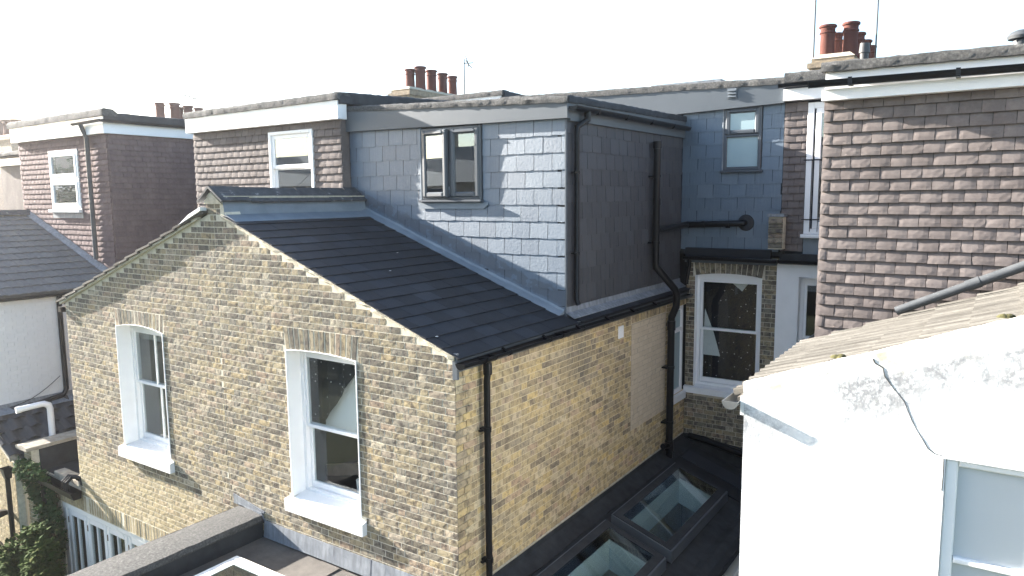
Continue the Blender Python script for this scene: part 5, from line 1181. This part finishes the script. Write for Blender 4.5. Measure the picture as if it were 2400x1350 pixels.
def pole(name, label, x, y, z0, z1, els=(), mast=.018):
    o = thing(name, label, 'aerial', (x, y, z0))
    MB().tube([(x, y, z0), (x, y, z1)], mast, 8).build('mast', 'metal_thin', o)
    for (a, b) in els: MB().tube([Vector((x, y, z1)) + Vector(a), Vector((x, y, z1)) + Vector(b)], .014, 6).build('element', 'metal_thin', o)
pole('tv_aerial', 'slim aerial mast with small crossed elements beside the five red chimney pots', -7.48, 10.0, 8.6, 10.25, (((-.02,0,-.12), (.30,0,-.14)), ((.05,0,-.05), (.26,0,-.28)), ((.12,-.05,-.02), (.12,.05,-.22)), ((.05,0,.05), (.12,0,-.1))))
pole('whip_aerial', 'tall thin rod aerial rising just left of the right-hand chimney pots', 1.10, 10.0, 8.44, 11.2, mast=.017)
pole('whip_aerial', 'tall thin rod aerial rising right of the grey flue terminal', 2.20, 10.0, 8.30, 11.2, mast=.015)
v_ = on(1, 10, 452, 228)
pole('tv_aerial', 'faint comb aerial above the far chimney pots', v_.x, 10.0, 8.4, v_.z, (((-.55,0,.12), (.35,0,-.12)), ((-.45,-.1,.05), (-.45,.1,.16)), ((-.2,-.1,0), (-.2,.1,.1)), ((.1,-.1,-.1), (.1,.1,.0)), ((.0,0,.30), (.30,0,.28))), mast=.008)
# ================================================================== planting
def leaves(mb, c, rad, n, size, flat=1.0, droop=.3):
    for _ in range(n):
        while True:
            p = Vector((U(-1,1), U(-1,1), U(-1,1)))
            if p.length < 1 and (p.length > .55 or R_() < .35): break
        p = Vector((p.x*rad[0], p.y*rad[1], p.z*rad[2])) + Vector(c)
        s = size*U(.6, 1.3); d = Vector((U(-1,1), U(-1,1), U(-.6,.5))).normalized(); sd = d.cross(Vector((U(-.4,.4), U(-.4,.4), 1))).normalized()*s*.42; nn = sd.cross(d).normalized()*s*.12
        mb.raw([p, p+d*s*.45+sd-nn, p+d*s, p+d*s*.45-sd-nn, p+d*s*.5+nn*.2], [(0,1,4),(1,2,4),(2,3,4),(3,0,4)], R_())
def plant(name, label, cat, base, blobs, size, mat, stems, nper):
    o = thing(name, label, cat, base); mb = MB()
    for c_, r_, k in blobs: leaves(mb, c_, r_, int(nper*k), size)
    mb.build('foliage', mat, o, attr=True, kind='stuff')
    for st in stems: MB().tube(st, [.02*(1-.6*i/len(st)) for i in range(len(st))], 6).build('stem', 'bark', o)
bl = []
for i in range(40):
    f_ = U(0, 1); x = -10.05 + 2.0*f_; top = .62 + .85*min(1, f_*1.25)
    bl.append(((x, -.38+U(-.14,.14), U(.15, top-.12)), (U(.15,.25), U(.13,.2), U(.12,.2)), 1))
plant('shrub', 'dense leafy shrub filling the corner below the ivy and french doors', 'shrub', (-9.0, -.4, 0), bl, .10, 'leaf', [[(-9+U(-.5,.5), -.4, 0), (-9+U(-.6,.6), -.4+U(-.1,.1), .4), (-9+U(-.8,.8), -.4+U(-.15,.15), .9)] for _ in range(6)], 190)
bl = []
for i in range(34):
    f_ = i/33; zz = .75 + 1.35*f_; bl.append(((-8.90 + .20*math.sin(f_*5) + U(-.12,.12) - .1*(1-f_), -.12+U(-.04,.04)-.05*f_, zz), (.13, .05, .10), .55))
for i in range(22):
    f_ = i/21; bl.append(((-8.55 + .12*math.sin(f_*4)+U(-.05,.05), -.10+U(-.02,.03), .7+1.2*f_), (.10, .04, .08), .45))
for i in range(14): bl.append(((U(-9.45,-8.55), -.22+U(-.08,.05), U(2.02,2.26)), (.12, .08, .09), .5))
plant('ivy', 'ivy climbing the wall and spilling over the black gutter left of the french doors', 'ivy', (-8.9, -.1, 0), bl, .07, 'ivy_leaf', [[(-8.9, -.08, 0), (-8.95, -.06, .8), (-8.85, -.07, 1.5), (-8.95, -.1, 2.0)], [(-8.6, -.05, 0), (-8.55, -.05, .9), (-8.5, -.06, 1.8)]], 130)
# ================================================================== across the gardens (behind the viewpoint, mirrored in the windows)
for i in range(11):
    hx = 9.5 - 10.9*i; lab = 'brown brick house in the row across the gardens, opposite the terrace'
    h_ = thing('garden_house', lab, 'house', (hx, -27, 0), 'houses across the gardens')
    MB().box(hx-5, hx+5, -33, -27, 0, 7.8).build('wall', 'dark_brick', h_)
    MB(tf_x(hx+5.4)).prism([(-33.5, 7.7), (-26.6, 7.7), (-30, 10.2)], 0, 10.8).build('roof', 'grey_tile', h_)
    for k in range(3):
        for zz in (1.0, 3.8): MB().box(hx-3.6+k*3, hx-2.4+k*3, -27.0, -26.93, zz, zz+1.6).build('window', 'white_plastic', h_)
    MB().box(hx-5.3, hx-4.6, -31, -29, 7.9, 12.4).build('chimney', 'old_brick', h_)
for (tx, ty, hh) in ((-38, -13, 9), (-47, -15, 10), (-30, -16, 6), (-8, -20, 5.5)):
    lab = 'leafy garden tree standing in front of the brown brick houses across the gardens'
    o = thing('garden_tree', lab, 'tree', (tx, ty, 0), 'trees across the gardens')
    MB().tube([(tx, ty, 0), (tx+.1, ty, hh*.3), (tx, ty+.1, hh*.55), (tx+.2, ty, hh*.8)], [.22, .17, .12, .05], 8).build('trunk', 'bark', o)
    mb = MB()
    for k in range(40):
        d = Vector((U(-1,1), U(-1,1), U(-.8,1))); leaves(mb, Vector((tx, ty, hh*.66)) + Vector((d.x*hh*.32, d.y*hh*.32, d.z*hh*.30)), (.7, .7, .5), 90, .28)
    mb.build('crown', 'tree_leaf', o, attr=True, kind='stuff')
# ================================================================== thin scattering volume added to imitate lens veil on the left
m = bpy.data.materials.new('veil_haze'); m.use_nodes = True; t = m.node_tree; t.nodes.clear(); MATS['veil_haze'] = m
o = t.nodes.new('ShaderNodeOutputMaterial'); v = t.nodes.new('ShaderNodeVolumePrincipled'); t.links.new(v.outputs[0], o.inputs['Volume'])
v.inputs['Color'].default_value = (.95, .96, 1, 1); v.inputs['Density'].default_value = .0013; v.inputs['Anisotropy'].default_value = .86
hz = MB().box(-160, 160, -160, 160, -1, 13.5).build('veil_haze', 'veil_haze'); hz['kind'] = 'stuff'
